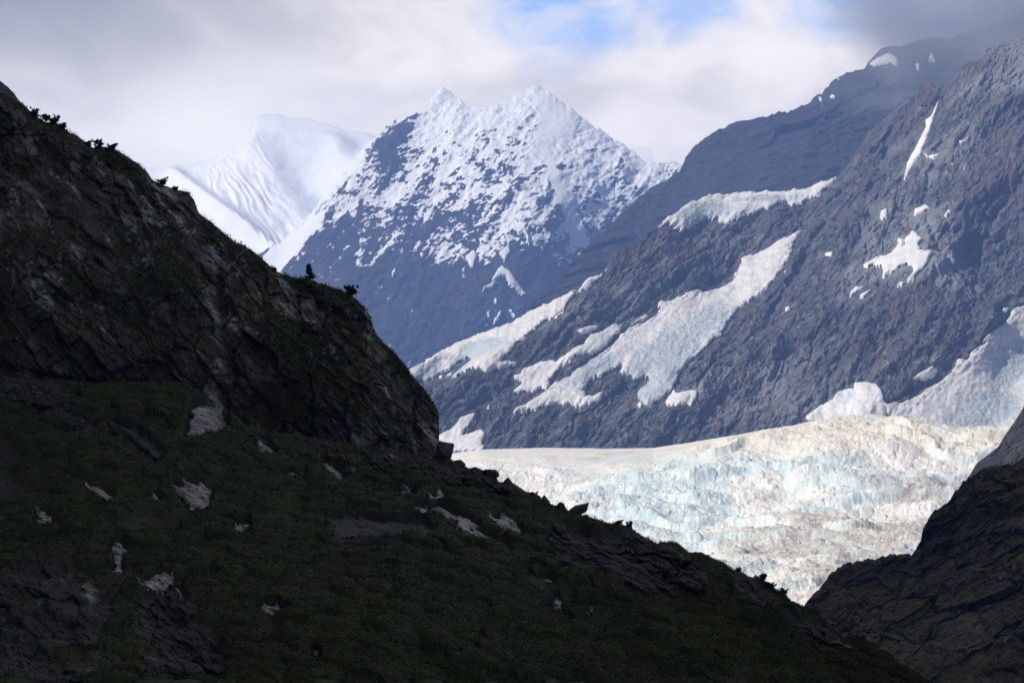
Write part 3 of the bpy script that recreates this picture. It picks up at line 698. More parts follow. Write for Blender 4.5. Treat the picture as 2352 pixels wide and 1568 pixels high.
# back edge drops behind the crest
bk = P[0][None] + np.stack([np.zeros(4), np.array([260, 160, 80, 30.]), np.array([-60, -30, -12, -3.])], -1)[:, None, :]
kk_ = np.linspace(0, 1, 6)[1:, None]; hg = P[-1][None, :, 2] + 6
sn_ = np.stack([np.broadcast_to(P[-1][None, :, 0], (5, len(gx))), P[-1][None, :, 1] - 0.8 * hg * kk_, P[-1][None, :, 2] - hg * kk_], -1)
Vg = np.concatenate([bk, P, sn_]); ex = lambda a: np.concatenate([np.repeat(a[:1], 4, 0), a, np.repeat(a[-1:], 5, 0)])
o = mesh_obj('glacier', Vg, grid_faces(*Vg.shape[:2])[:, ::-1], M_gl, attrs={'dirt': ex(dirt), 'warm': ex(warm), 'cool': ex(cool)}, smooth=True)
tag(o, 'sunlit crevassed glacier of blue white ice towers filling the valley', 'glacier', kind='structure')

# ================================================================== rock knoll on the right
top = [(1780, 1470), (1830, 1405), (1850, 1390), (1880, 1352), (1910, 1315), (1940, 1292), (1975, 1285), (2010, 1282), (2050, 1272), (2092, 1274), (2105, 1262), (2118, 1240), (2122, 1215), (2140, 1185), (2170, 1158), (2200, 1125), (2212, 1105), (2240, 1085), (2272, 1072), (2300, 1072), (2352, 1050), (2420, 1000), (2620, 930), (3100, 780), (3900, 600)]
B = Sheet(1780, 2560, 2.4, top, [(1780, 1640), (2600, 1640)], 250,
          [(1780, 1470, 2050), (1975, 1285, 2150), (2092, 1274, 2250), (2212, 1105, 2200), (2352, 1050, 2250), (2560, 950, 2200), (1780, 1640, 1800), (2560, 1640, 1650), (2150, 1450, 1950), (2000, 1500, 1850), (2352, 1300, 1950)], jag=9.0, jagwl=30, seed=4.0, u=0.55, xr=3900)
P = B.Q
d = fbm(orient(P, 28, 1.6), 70, 5, 0.6, seed=3) * 20 + ridged(orient(P, 35, 1.4), 26, 5, 0.62, seed=7) * 9 + ridged(P, 7, 3, 0.66, seed=8) * 1.5 + blocks(P, 30, 40, 18, 41) * 13 + blocks(P, 34, 15, 8, 44) * 6 + blocks(P, 25, 6, 3, 47) * 1.6
d *= sstep(B.VV, -0.06, 0.06)
B.relief(d)
vg = sstep(fbm(orient(P, 28, 2.5), 36, 5, 0.6, seed=11) + (B.N[..., 2] - 0.45) * 1.4, -0.05, 0.3)
B.build('rock_knoll', M_knoll, {'veg': vg, 'pale': sstep(fbm(orient(P, 60, 4), 12, 4, 0.6, seed=19), 0.3, 0.6) * (1 - vg)}, back=170, smooth=False)
tag(B.obj, 'shaded brown rock knoll with mossy ledges at the glacier edge on the right', 'hill', kind='structure')
# rock spur between knoll and glacier; its shadow is put into the dark colour
top = [(2215, 1110), (2245, 1062), (2290, 1030), (2320, 985), (2352, 935), (2400, 890), (2560, 800)]
B2 = Sheet(2215, 2560, 2.6, top, [(2200, 1180), (2600, 1180)], 90, [(2215, 1110, 3150), (2352, 935, 3250), (2560, 800, 3300), (2215, 1180, 2950), (2560, 1180, 2850), (2400, 1050, 3050)], jag=2.5, seed=6.0, xr=3600)
P = B2.Q
B2.relief((ridged(orient(P, 50, 2.0), 60, 5, 0.55, seed=5) * 12 + blocks(P, 40, 45, 20, 51) * 10 + blocks(P, 45, 16, 8, 54) * 5) * sstep(B2.VV, -0.06, 0.08))
M_spur = rock_mat('shaded_spur_rock', (0.010, 0.009, 0.008), (0.036, 0.030, 0.026), (0.12, 0.10, 0.085), 9.0, ang=45, bump=0.8)
B2.build('rock_spur', M_spur, {'veg': P[..., 0] * 0}, back=250, smooth=False)
tag(B2.obj, 'rock spur with shadow in its brown colour wedged between the glacier and the dark knoll', 'hill', kind='structure')

UF = 0.42     # the near slopes stand some 250 to 400 m off
# ================================================================== headland cliff on the left
top = [(-1100, -400), (-260, 60), (-100, 150), (0, 222), (30, 228), (62, 250), (84, 268), (100, 285), (125, 283), (150, 300), (178, 318), (215, 345), (232, 340), (260, 345), (300, 372), (330, 392), (352, 418), (372, 428), (395, 440), (432, 446), (445, 462), (456, 492), (490, 515), (515, 540),
       (540, 560), (575, 575), (600, 592), (622, 615), (645, 633), (670, 642), (700, 644), (740, 655), (770, 664), (800, 678), (816, 692), (830, 705), (850, 728), (856, 752), (862, 768), (885, 795), (905, 808), (930, 842), (950, 872), (960, 885), (985, 912), (1003, 945), (1006, 970), (1007, 1000), (1010, 1060)]
A = Sheet(-260, 1006, 2.4, top, [(-260, 1010), (0, 990), (430, 1000), (560, 1060), (800, 1110), (1010, 1110)], 330,
          [(-260, 60, 980), (0, 222, 960), (180, 320, 940), (450, 480, 930), (650, 635, 910), (850, 740, 900), (1003, 950, 880), (-260, 1010, 840), (0, 990, 840), (430, 1000, 845), (700, 1060, 848), (1006, 1090, 858), (300, 700, 870), (600, 800, 868), (850, 900, 862), (480, 900, 862), (720, 950, 850)], jag=4.5, jagwl=30, seed=8.0, u=UF, xl=-1100)
P = A.Q
fa = orient(P, -52, 1.7)
d = ridged(fa, 30, 3, 0.5, seed=2) * 5.5 + ridged(orient(P, -58, 1.4), 11, 4, 0.58, seed=5) * 2.0 + blocks(P, -54, 15, 8, 21) * 2.8 + blocks(P, -42, 6, 3.4, 24) * 1.2 + blocks(P, -58, 2.2, 1.2, 27) * 0.45 + fbm(P, 4, 4, 0.62, seed=6) * 0.9 + ridged(orient(P, -48, 1.4), 3.0, 4, 0.66, seed=7) * 0.3
wxa = 16 * fbm(P, 7, 4, 0.6, seed=81); wya = 16 * fbm(P, 7, 4, 0.6, seed=82)
def cleft(ln, wd, dp):
    return -0.8 * dp * np.exp(-(line_d(A.PX + wxa, A.PY + wya, ln) / (0.7 * wd)) ** 2)
for ln, wd, dp in (([(500, 640), (515, 760), (535, 860), (510, 980)], 16, 6.0), ([(716, 860), (718, 930), (722, 985)], 5, 4.0), ([(735, 705), (800, 735), (850, 740)], 13, 4.5), ([(735, 705), (745, 760), (790, 840)], 14, 4.0), ([(300, 470), (340, 560), (360, 620)], 9, 3.0),
                   ([(185, 395), (250, 460), (300, 560)], 7, 3.0), ([(0, 840), (150, 870), (330, 878)], 10, 3.5), ([(950, 930), (955, 1000), (960, 1040)], 6, 2.5), ([(245, 370), (262, 430), (300, 470)], 6, 2.5)):
    d += cleft(ln, wd, dp)
slab = sstep(-poly_sd(A.PX, A.PY, [(100, 320), (180, 318), (215, 360), (245, 420), (220, 440), (150, 380)]), -10, 10)
d += 2.2 * slab
d *= sstep(A.VV, -0.05, 0.06)
A.relief(d)
nz = A.N[..., 2]
lip = sstep(-(A.PY - A.T[None]), -26, -4) * sstep(fbm(P, 9, 4, seed=13), -0.35, 0.1)
ledge = sstep(fbm(fa, 16, 5, 0.6, seed=14) + (nz - 0.35) * 0.9, 0.22, 0.5)
shelf = sstep(-poly_sd(A.PX, A.PY, [(640, 640), (700, 650), (790, 668), (820, 690), (740, 690), (690, 680)]), -8, 8)
vg = np.clip(np.maximum(np.maximum(lip * 0.9, ledge), shelf), 0, 1)
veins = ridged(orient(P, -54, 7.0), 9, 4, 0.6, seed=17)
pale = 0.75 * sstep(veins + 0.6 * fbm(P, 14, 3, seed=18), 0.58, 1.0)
for ln, wd in (([(185, 312), (205, 345), (222, 375), (238, 405)], 4), ([(470, 500), (500, 555), (530, 605), (548, 640)], 3), ([(250, 555), (270, 585), (282, 615)], 5), ([(285, 420), (310, 450), (350, 490)], 3), ([(120, 400), (160, 430), (190, 470)], 4), ([(510, 840), (520, 870)], 9), ([(350, 440), (372, 478), (405, 512), (425, 540)], 3), ([(92, 470), (118, 530), (140, 600), (150, 650)], 3), ([(300, 590), (335, 660), (350, 720)], 3), ([(555, 585), (580, 640), (600, 690)], 3), ([(640, 700), (690, 735), (720, 748)], 4), ([(60, 600), (85, 660), (95, 700)], 3), ([(730, 820), (770, 850), (790, 880)], 4), ([(880, 900), (905, 960), (915, 1000)], 3)):  # drawn streaks: crest rim light and wet sky sheen painted as pale rock
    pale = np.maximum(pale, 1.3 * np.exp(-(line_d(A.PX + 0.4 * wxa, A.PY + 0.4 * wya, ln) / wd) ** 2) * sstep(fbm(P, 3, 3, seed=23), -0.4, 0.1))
A.vg = vg
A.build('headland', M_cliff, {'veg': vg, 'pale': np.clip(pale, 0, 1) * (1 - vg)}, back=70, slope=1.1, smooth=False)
tag(A.obj, 'dark shaded rock headland with pale veins, painted highlight streaks and a sheer cliff end', 'cliff', kind='structure')
# a further spur that peeps over the headland
H = Sheet(-200, 75, 2.5, [(-200, 60), (0, 186), (14, 196), (30, 212), (44, 232), (56, 242), (75, 290)], [(-200, 420), (75, 420)], 80, [(-200, 60, 1500), (75, 290, 1480), (-200, 420, 1400), (75, 420, 1400)], jag=3, seed=3)
H.relief(ridged(H.Q, 30, 4) * 2 * sstep(H.VV, -0.06, 0.08))
H.build('rock_spur', M_knoll, {'veg': H.VV * 0, 'pale': H.VV * 0}, back=200)
tag(H.obj, 'grey hazy rock spur peeping over the top of the headland', 'hill', kind='structure')

# ================================================================== green hillside in the foreground
top = [(-260, 880), (0, 872), (150, 880), (300, 884), (430, 888), (500, 940), (560, 985), (640, 1000), (760, 1020), (880, 1040), (960, 1045), (1005, 1042), (1022, 1040), (1040, 1062), (1080, 1084), (1130, 1104), (1170, 1125), (1200, 1140), (1250, 1160), (1290, 1172), (1330, 1186), (1380, 1204), (1440, 1222), (1490, 1248),
       (1520, 1262), (1560, 1268), (1610, 1285), (1650, 1302), (1700, 1322), (1740, 1336), (1780, 1362), (1830, 1402), (1880, 1430), (1930, 1466), (1980, 1498), (2060, 1545), (2110, 1575), (2200, 1640), (2700, 1900)]
HS = Sheet(-260, 2190, 2.6, top, [(-260, 1640), (2000, 1640), (2200, 1700), (2700, 1960)], 330,
           [(-260, 880, 838), (0, 872, 836), (430, 888, 836), (700, 1010, 832), (1005, 1042, 835), (1200, 1140, 815), (1520, 1262, 780), (1830, 1402, 740), (2190, 1640, 690), (-260, 1640, 560), (500, 1640, 580), (1200, 1640, 620), (1800, 1640, 660), (400, 1250, 700), (900, 1300, 710), (1400, 1400, 715)], jag=4.0, jagwl=34, seed=15.0, u=UF, xl=-1100, xr=2700)
P = HS.Q
slabs = [k3((815, 510), (880, 498), (920, 560), (870, 572)), k3((925, 520), (970, 508), (1080, 556), (1190, 620), (1150, 640), (1250, 672), (1340, 716), (1385, 768), (1250, 722), (1160, 682), (1110, 692), (1030, 624), (1050, 600), (1000, 572)), k3((1265, 572), (1330, 556), (1390, 588), (1452, 660), (1440, 692), (1350, 645), (1300, 604)),
         k3((688, 398), (740, 396), (818, 442), (760, 434), (700, 427)), k3((908, 462), (980, 436), (1048, 470), (960, 460), (940, 472)), k3((286, 256), (340, 272), (404, 320), (380, 352), (330, 328)), k3((46, 322), (90, 328), (118, 352), (80, 350)),
         k3((300, 580), (420, 568), (640, 600), (760, 600), (860, 618), (938, 650), (870, 700), (600, 692), (330, 684)), k3((1566, 924), (1610, 922), (1638, 950), (1580, 954)), k3((1616, 1062), (1650, 1056), (1694, 1118), (1640, 1104)), k3((1816, 1118), (1862, 1138), (1845, 1150)),
         k1((878, 402), (910, 286), (960, 268), (1030, 298), (1068, 385), (1040, 408), (960, 402), (930, 432), (885, 448)), k1((1198, 478), (1250, 473), (1292, 510), (1275, 542), (1220, 512)), k1((172, 768), (212, 768), (252, 820), (252, 852), (215, 852), (178, 820)),
         k1((408, 658), (470, 668), (528, 710), (500, 728), (440, 694)), k1((688, 688), (720, 693), (752, 720), (720, 722)), k1((818, 658), (880, 648), (940, 648), (988, 710), (966, 782), (900, 772), (850, 712)), k1((1098, 856), (1160, 838), (1168, 862)),
         k1((518, 938), (570, 933), (602, 960), (562, 1000), (572, 1062), (528, 1062), (548, 1010)), k1((656, 1110), (740, 1078), (802, 1110), (792, 1142), (700, 1152)), k1((818, 1128), (872, 1190), (850, 1202)), k1((468, 338), (640, 408), (762, 510), (740, 532), (600, 422)), k1((1215, 1240), (1300, 1235), (1345, 1280), (1260, 1275)), k1((1480, 1460), (1500, 1500), (1490, 1510))]
bare_polys = [k3((1640, 640), (1850, 605), (2000, 640), (2200, 690), (2352, 760), (2450, 860), (2460, 980), (2330, 1040), (2200, 1050), (1950, 970), (1800, 905), (1700, 830)), k1((100, 1030), (240, 1040), (420, 1100), (550, 1180), (520, 1300), (450, 1600), (40, 1600), (20, 1250)), k1((690, 1160), (860, 1200), (1000, 1350), (1060, 1600), (660, 1600)),
              [(1010, 1040), (1060, 1072), (1200, 1130), (1340, 1185), (1320, 1200), (1200, 1165), (1080, 1130), (900, 1090), (760, 1060), (580, 1010), (560, 985), (700, 1008)],
              k1((0, 120), (120, 170), (330, 240), (420, 310), (640, 520), (560, 530), (330, 440), (180, 330), (0, 260)), [(1700, 1330), (1790, 1375), (1900, 1450), (1960, 1500), (1900, 1500), (1820, 1450), (1730, 1390)]]
bare = np.zeros(P.shape[:2], np.float32)
nb_ = fbm(orient(P, -35, 1.8), 16, 5, 0.6, seed=5)
for p in bare_polys:
    bare = np.maximum(bare, sstep(-poly_sd(HS.PX, HS.PY, p) + 60 * nb_, -14, 14))
bare = bare * sstep(fbm(orient(P, -30, 1.6), 11, 4, 0.6, seed=35), -0.5, -0.1)
bare = np.maximum(bare, sstep(fbm(orient(P, -35, 2.5), 15, 4, 0.55, seed=33), 0.42, 0.6) * 0.9)
d = fbm(P, 60, 3, seed=1) * 5 + ridged(orient(P, -30, 2.0), 22, 4, 0.55, seed=3) * (1.5 + 4.5 * bare) + (ridged(orient(P, -42, 1.8), 8, 4, 0.58, seed=4) * 2.6 + blocks(P, -38, 9, 4.5, 31) * 2.4 + blocks(P, -34, 3.2, 1.7, 34) * 0.9) * bare
d *= sstep(HS.VV, -0.04, 0.05)
Pr = HS.P0 / UF
bx = Pr[..., 0] + 0.9 * fbm(Pr, 4, 2, seed=51); by = Pr[..., 1] * 0.9 + Pr[..., 2] * 0.9
f1, f2, rv, rw = vor2(bx / 7.0, by / 8.5, 5)
j1, j2, rj, rk = vor2(bx / 2.0, by / 2.2, 6)
dome = (2.6 + 4.4 * rv) * np.sqrt(np.clip(1 - (f1 / 0.85) ** 2, 0, 1)) * 0.55 + 0.5 * np.sqrt(np.clip(1 - (j1 / 0.85) ** 2, 0, 1))
HS.soften(slabs, 6.0)
veg = (1 - bare) * (1 - HS.masks)
d = d * (1 - 0.6 * HS.masks)
veg = veg * sstep(fbm(P, 30, 3, seed=61), -0.9, -0.3)
HS.relief(d, z=dome * veg * sstep(HS.VV, -0.02, 0.04))
HS.dome = dome
pale = sstep(ridged(orient(P, -36, 6.0), 8, 4, 0.6, seed=71) + 0.4 * fbm(P, 20, 3, seed=72), 0.78, 1.0) * bare * 0.6
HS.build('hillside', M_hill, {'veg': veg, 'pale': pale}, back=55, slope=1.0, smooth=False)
tag(HS.obj, 'shaded foreground hillside of rock and low green scrub', 'hillside', kind='structure')

# bare slabs in the scrub; wet sky sheen is painted into their pale tone
M_slab = rock_mat('pale_sheen_slab_rock', (0.035, 0.031, 0.027), (0.24, 0.225, 0.21), (0.74, 0.72, 0.69), 0.55, rough=0.35, spec=0.5, ang=-35, stretch=4.0, bump=0.9, sharp=0.5)
M_dslab = rock_mat('dull_slab_rock', (0.03, 0.028, 0.028), (0.055, 0.05, 0.05), (0.11, 0.10, 0.095), 1.2, rough=0.7, spec=0.4, ang=-35, stretch=5.0, bump=0.7)
slab_lab = {1: 'largest pale layered rock slab with painted sheen lying in the green scrub of the hillside', 7: 'wide dull purple grey rock slab half sunk in scrub', 11: 'broken pale rock outcrop with painted sheen in the scrub below the cliff cleft', 13: 'small white boulder like outcrop with painted sheen on the lower dark hillside', 21: 'long dull rock ramp slanting down beside the scree'}
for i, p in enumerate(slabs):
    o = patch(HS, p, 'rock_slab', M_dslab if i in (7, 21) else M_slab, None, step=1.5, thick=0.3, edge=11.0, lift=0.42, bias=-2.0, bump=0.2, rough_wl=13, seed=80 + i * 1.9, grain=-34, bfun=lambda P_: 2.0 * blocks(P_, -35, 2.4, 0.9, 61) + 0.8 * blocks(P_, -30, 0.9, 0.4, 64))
    if o: tag(o, slab_lab.get(i, 'pale rock slab with painted sheen showing through the green hillside scrub'), 'rock', None if i in slab_lab else 'pale rock slabs in the hillside scrub')

# boulders on the skyline below the cliff, and a few on the slope
rnd = random.Random(5)
def boulder_mesh(name, seed, m):
    r = np.random.RandomState(seed)
    import bmesh
    bm = bmesh.new()
    pts = r.normal(size=(16, 3)); pts /= np.linalg.norm(pts, axis=1)[:, None]
    pts *= (0.75 + 0.35 * r.rand(16))[:, None] * np.array([1.0, 0.8, 0.72])
    for q in pts: bm.verts.new(q)
    h = bmesh.ops.convex_hull(bm, input=bm.verts)
    for v in [v for v in bm.verts if not v.link_faces]: bm.verts.remove(v)
    bmesh.ops.bevel(bm, geom=bm.edges[:], offset=0.05, segments=1, affect='EDGES')
    bmesh.ops.recalc_face_normals(bm, faces=bm.faces[:])
    me = bpy.data.meshes.new(name); bm.to_mesh(me); bm.free()
    me.materials.append(m)
    return me
M_bould = rock_mat('boulder_rock', (0.035, 0.027, 0.019), (0.125, 0.100, 0.074), (0.26, 0.22, 0.17), 0.7, rough=0.85, bump=0.5)
bmeshes = [boulder_mesh('boulder', 100 + i, M_bould) for i in range(7)]
def boulder(px, py, w_, h_, rot, lab, grp, k):
    p, n = HS.look(np.array([px]), np.array([py + h_ * 0.25])); p = p[0]
    mpp = p[1] * TANH / (FW / 2)
    o = bpy.data.objects.new('boulder', bmeshes[k % 7]); COL.objects.link(o)
    o.location = (p[0], p[1], p[2] + h_ * mpp * 0.12)
    o.scale = (w_ * mpp / 1.8, (w_ + h_) * mpp / 3.2, h_ * mpp / 1.2)
    o.rotation_euler = (rnd.uniform(-0.3, 0.3), math.radians(rot), rnd.uniform(0, 6.28))
    return tag(o, lab, 'boulder', grp)
sky_b = [(1022, 1048, 42, 62, 8), (1052, 1072, 34, 26, 0), (1098, 1090, 70, 22, 20), (1128, 1100, 40, 30, 30), (1168, 1112, 42, 36, 10), (1180, 1132, 60, 44, 0), (1252, 1152, 22, 34, 15), (1328, 1180, 66, 34, 20), (1290, 1172, 40, 18, 18), (1225, 1148, 40, 22, 15), (1400, 1206, 18, 10, 10)]
for i, (x, y, a, h_, r) in enumerate(sky_b):
    lab, grp = 'dark boulder on the bouldery skyline edge between cliff end and scrub', 'boulders along the skyline edge'
    if i == 0: lab, grp = 'tall dark boulder leaning at the very foot of the cliff end', None
    if i == 6: lab, grp = 'small knobbly boulder standing alone on the skyline edge', None
    if i == 7: lab, grp = 'broad rounded boulder low on the skyline edge', None
    boulder(x, y, a, h_, r, lab, grp, i)
tal = [(rnd.uniform(0, 1), rnd.uniform(0, 1)) for _ in range(75)]
for i, (a, c_) in enumerate(tal):
    x = 590 + a * 560; y = np.interp(x, [560, 700, 1000, 1200], [1000, 1020, 1060, 1140]) + c_ * np.interp(x, [560, 800, 1200], [30, 70, 40])
    s_ = rnd.uniform(11, 26) * (1.3 if rnd.random() < 0.15 else 1)
    boulder(x, y, s_, s_ * rnd.uniform(0.55, 0.95), rnd.uniform(-25, 25), 'dark talus boulder in the rubble below the headland cliff', 'talus boulders below the cliff', i)
# fine scree, too small to pick apart
def scree(n, polys, smin, smax, name, lab, seed):
    r = np.random.RandomState(seed); Vs = []; Fs = []; k = 0
    base = np.array([(1, 0, 0), (-1, 0, 0), (0, 1, 0), (0, -1, 0), (0, 0, 1), (0, 0, -1)], float)
    tri = np.array([(0, 2, 4), (2, 1, 4), (1, 3, 4), (3, 0, 4), (2, 0, 5), (1, 2, 5), (3, 1, 5), (0, 3, 5)])
    for poly in polys:
        xs = [a for a, _ in poly]; ys = [b for _, b in poly]
        X = r.uniform(min(xs), max(xs), n * 3); Y = r.uniform(min(ys), max(ys), n * 3)
        ok = poly_sd(X, Y, poly) < 0; X = X[ok][:n]; Y = Y[ok][:n]
        p, _ = HS.look(X, Y)
        s = smin + (smax - smin) * r.rand(len(X)) ** 3
        v = base[None] * (0.6 + 0.6 * r.rand(len(X), 6, 1)) * s[:, None, None] * (0.6 + 0.8 * r.rand(len(X), 1, 3))
        a = r.rand(len(X)) * 6.28; ca, sa = np.cos(a), np.sin(a)
        v = np.stack([v[..., 0] * ca[:, None] - v[..., 1] * sa[:, None], v[..., 0] * sa[:, None] + v[..., 1] * ca[:, None], v[..., 2]], -1) + p[:, None, :]
        Vs.append(v.reshape(-1, 3)); Fs.append((tri[None] + (np.arange(len(X)) * 6)[:, None, None]).reshape(-1, 3) + k); k += len(X) * 6
    o = mesh_obj(name, np.concatenate(Vs), np.concatenate(Fs), M_bould, smooth=False, sides=3)
    return tag(o, lab, 'scree', kind='stuff')
scree(2600, [bare_polys[3], bare_polys[4]], 0.06, 0.4, 'scree', 'fine dark scree and rubble below the headland cliff', 8)

# ---------------------------------------------------------------- scrub leaves over the hillside
M_leaf, t, bs, co = new_mat('scrub_leaves')
n1 = t.noise(co, 0.12, 4, 0.55); n2 = t.noise(co, 1.7, 3, 0.6)
c = t.mix(t.rng(n1, 0.35, 0.65), (0.030, 0.042, 0.002), (0.105, 0.112, 0.003))
c = t.mix(t.rng(n2, 0.35, 0.7), c, (0.018, 0.026, 0.001))
c = t.mix(t.rng(t.noise(co, 0.06, 3, 0.5), 0.50, 0.66, 0, 0.75), c, (0.062, 0.042, 0.010))
t.l.new(c, bs.inputs['Base Color']); bs.inputs['Roughness'].default_value = 0.7; bs.inputs['Specular IOR Level'].default_value = 0.15
r = np.random.RandomState(11)
NL = 620000
ii = r.randint(0, HS.P.shape[1] - 1, NL); jj = r.randint(0, HS.rows - 1, NL)
ok = (veg[jj, ii] > 0.3 + 0.4 * r.rand(NL)) & (HS.PX[jj, ii] > -250) & (HS.PX[jj, ii] < 2180) & (HS.PY[jj, ii] < 1600)
ii = ii[ok]; jj = jj[ok]; n = min(len(ii), 260000); ii = ii[:n]; jj = jj[:n]
fa_ = r.rand(n, 1); p = HS.P[jj, ii] * (1 - fa_) + HS.P[jj + 1, np.minimum(ii + 1, HS.P.shape[1] - 1)] * fa_
nn = HS.N[jj, ii] + np.array([0, 0, 0.25]) + r.normal(size=(n, 3)) * 0.38; nn /= np.linalg.norm(nn, axis=1)[:, None]
t1 = np.cross(nn, r.normal(size=(n, 3))); t1 /= np.linalg.norm(t1, axis=1)[:, None]; t2 = np.cross(nn, t1)
sz = (0.07 + 0.115 * r.rand(n, 1) ** 1.5)
lift = (r.rand(n, 1) ** 1.5) * 0.25
p = p + np.array([0, -0.3, 0.9]) * lift
tri = np.stack([p + t1 * sz, p - t1 * sz * 0.5 + t2 * sz * 0.8, p - t1 * sz * 0.6 - t2 * sz * 0.7], 1)
def leaves(sheet, ma, N, seed):
    r = np.random.RandomState(seed)
    i_ = r.randint(0, sheet.P.shape[1] - 1, N); j_ = r.randint(0, sheet.rows - 1, N)
    k_ = (ma[j_, i_] > 0.45 + 0.4 * r.rand(N)) & (sheet.PX[j_, i_] > -250); i_ = i_[k_]; j_ = j_[k_]; n = len(i_)
    p = sheet.P[j_, i_] + r.normal(size=(n, 3)) * 0.06
    nn = r.normal(size=(n, 3)) + np.array([0, -0.4, 0.7]); nn /= np.linalg.norm(nn, axis=1)[:, None]
    t1 = np.cross(nn, r.normal(size=(n, 3))); t1 /= np.linalg.norm(t1, axis=1)[:, None]; t2 = np.cross(nn, t1)
    sz = 0.055 + 0.10 * r.rand(n, 1) ** 1.5
    p = p + np.array([0, -0.2, 1.0]) * (r.rand(n, 1) ** 2) * 0.4
    return np.stack([p + t1 * sz, p - t1 * sz * 0.5 + t2 * sz * 0.8, p - t1 * sz * 0.6 - t2 * sz * 0.7], 1)
tri = np.concatenate([tri, leaves(A, A.vg, 260000, 12)]); n = len(tri)
o = mesh_obj('scrub', tri.reshape(-1, 3), np.arange(n * 3).reshape(-1, 3), M_leaf, smooth=False, sides=3)
tag(o, 'dense low green scrub covering the shaded hillside', 'scrub', kind='stuff')

# ---------------------------------------------------------------- shrubs and small trees that stand out on the skyline
M_stem, t, bs, co = new_mat('stem_bark'); bs.inputs['Base Color'].default_value = (0.03, 0.024, 0.018, 1)
def shrub(name, sheet, px, py, hpx, wpx, lab, cat, grp, seed, lean=0.0, sparse=1.0, conic=False):
    r = np.random.RandomState(seed)
    p, _ = sheet.look(np.array([px]), np.array([py])); p = p[0]
    mpp = p[1] * TANH / (FW / 2); H_ = hpx * mpp; Wd = wpx * mpp
    e = bpy.data.objects.new(name, None); COL.objects.link(e); e.location = tuple(p); e.empty_display_size = 0.5
    tag(e, lab, cat, grp)
    V = []; Fc = []; tips = []
    def limb(a, b_, ra, rb):
        a = np.array(a, float); b_ = np.array(b_, float); ax = b_ - a; ax /= np.linalg.norm(ax) + 1e-9
        u = np.cross(ax, (0.3, 1, 0.2)); u /= np.linalg.norm(u); v = np.cross(ax, u); k = len(V)
        for q, rr in ((a, ra), (b_, rb)):
            for i in range(5):
                V.append(q + rr * (math.cos(i * 1.2566) * u + math.sin(i * 1.2566) * v))
        for i in range(5): Fc.append((k + i, k + (i + 1) % 5, k + 5 + (i + 1) % 5, k + 5 + i))
    nst = 1 if conic else 4
    for s in range(nst):
        a = np.array([0, 0, -0.15]); dx = lean * H_ + (0 if conic else r.uniform(-0.5, 0.5) * Wd); dy = 0 if conic else r.uniform(-0.4, 0.4) * Wd
        top_ = np.array([dx, dy, H_ * (1.0 if conic else r.uniform(0.6, 1.0))])
        midp = (a + top_) * 0.5 + r.normal(size=3) * 0.05 * H_
        r0 = 0.035 * H_ + 0.02
        limb(a, midp, r0, r0 * 0.7); limb(midp, top_, r0 * 0.7, r0 * 0.2)
        nb = 22 if conic else 8
        for b_ in range(nb):
            tt = r.uniform(0.18, 1.0); base = (a + (midp - a) * tt * 2) if tt < 0.5 else (midp + (top_ - midp) * (tt - 0.5) * 2)
            L = (Wd * 0.5 * (1.15 - tt) * r.uniform(0.5, 1.2) + 0.04 * H_) if conic else Wd * 0.25 * r.uniform(0.6, 1.2)
            an = r.uniform(0, 6.28); tip = base + np.array([math.cos(an) * L, math.sin(an) * L, L * (0.15 if conic else 0.6)])
            limb(base, tip, r0 * 0.3, r0 * 0.1)
            for q in np.linspace(0.35, 1.0, 4): tips.append(base + (tip - base) * q)
        tips.append(top_)
    st_ = mesh_obj('trunk' if conic else 'stem', np.array(V), np.array(Fc), M_stem, e, smooth=True)
    tips = np.array(tips); m_ = int(len(tips) * 11 * sparse)
    c_ = tips[r.randint(0, len(tips), m_)] + r.normal(size=(m_, 3)) * 0.045 * H_
    nn = r.normal(size=(m_, 3)) + np.array([0, -0.3, 0.6]); nn /= np.linalg.norm(nn, axis=1)[:, None]
    a1 = np.cross(nn, r.normal(size=(m_, 3))); a1 /= np.linalg.norm(a1, axis=1)[:, None]; a2 = np.cross(nn, a1)
    s_ = (0.05 + 0.05 * r.rand(m_, 1)) * max(H_, 1.2)
    q = np.stack([c_ + a1 * s_ * 1.3, c_ + a2 * s_ * 0.55, c_ - a1 * s_ * 1.3, c_ - a2 * s_ * 0.55], 1)
    mesh_obj('crown' if conic else 'foliage', q.reshape(-1, 3), np.arange(m_ * 4).reshape(-1, 4), M_leaf, e, smooth=False)
    return e
shrub('spruce_sapling', A, 710, 646, 32, 22, 'lone crooked little tree standing on the mossy headland shelf', 'tree', None, 1, lean=-0.05, conic=True)
shrub('shrub', A, 806, 684, 24, 34, 'leafy shrub overhanging the tip of the headland shelf', 'shrub', None, 2, lean=0.25)
shrub('shrub', A, 632, 634, 11, 14, 'tiny round bush at the back of the headland shelf', 'shrub', None, 3)
for i, (x, y, h_, w_) in enumerate([(80, 272, 18, 28), (102, 284, 18, 30), (126, 290, 20, 28), (146, 300, 12, 22)]):
    shrub('shrub', A, x, y, h_, w_, 'low dark bush in the clump high on the headland crest', 'shrub', 'bushes in a clump on the headland crest', 10 + i)
for i, (x, y, h_, w_) in enumerate([(206, 342, 13, 14), (228, 346, 20, 26), (256, 352, 16, 22)]):
    shrub('shrub', A, x, y, h_, w_, 'spiky bush on the crest just past the rib of painted rim light', 'shrub', 'bushes past the white rock rib', 20 + i, sparse=0.7)
shrub('shrub', A, 375, 430, 16, 20, 'single dark bush in a notch of the headland crest', 'shrub', None, 31)
shrub('shrub', A, 402, 445, 8, 16, 'flat bush hugging the crest below the notch', 'shrub', None, 32)
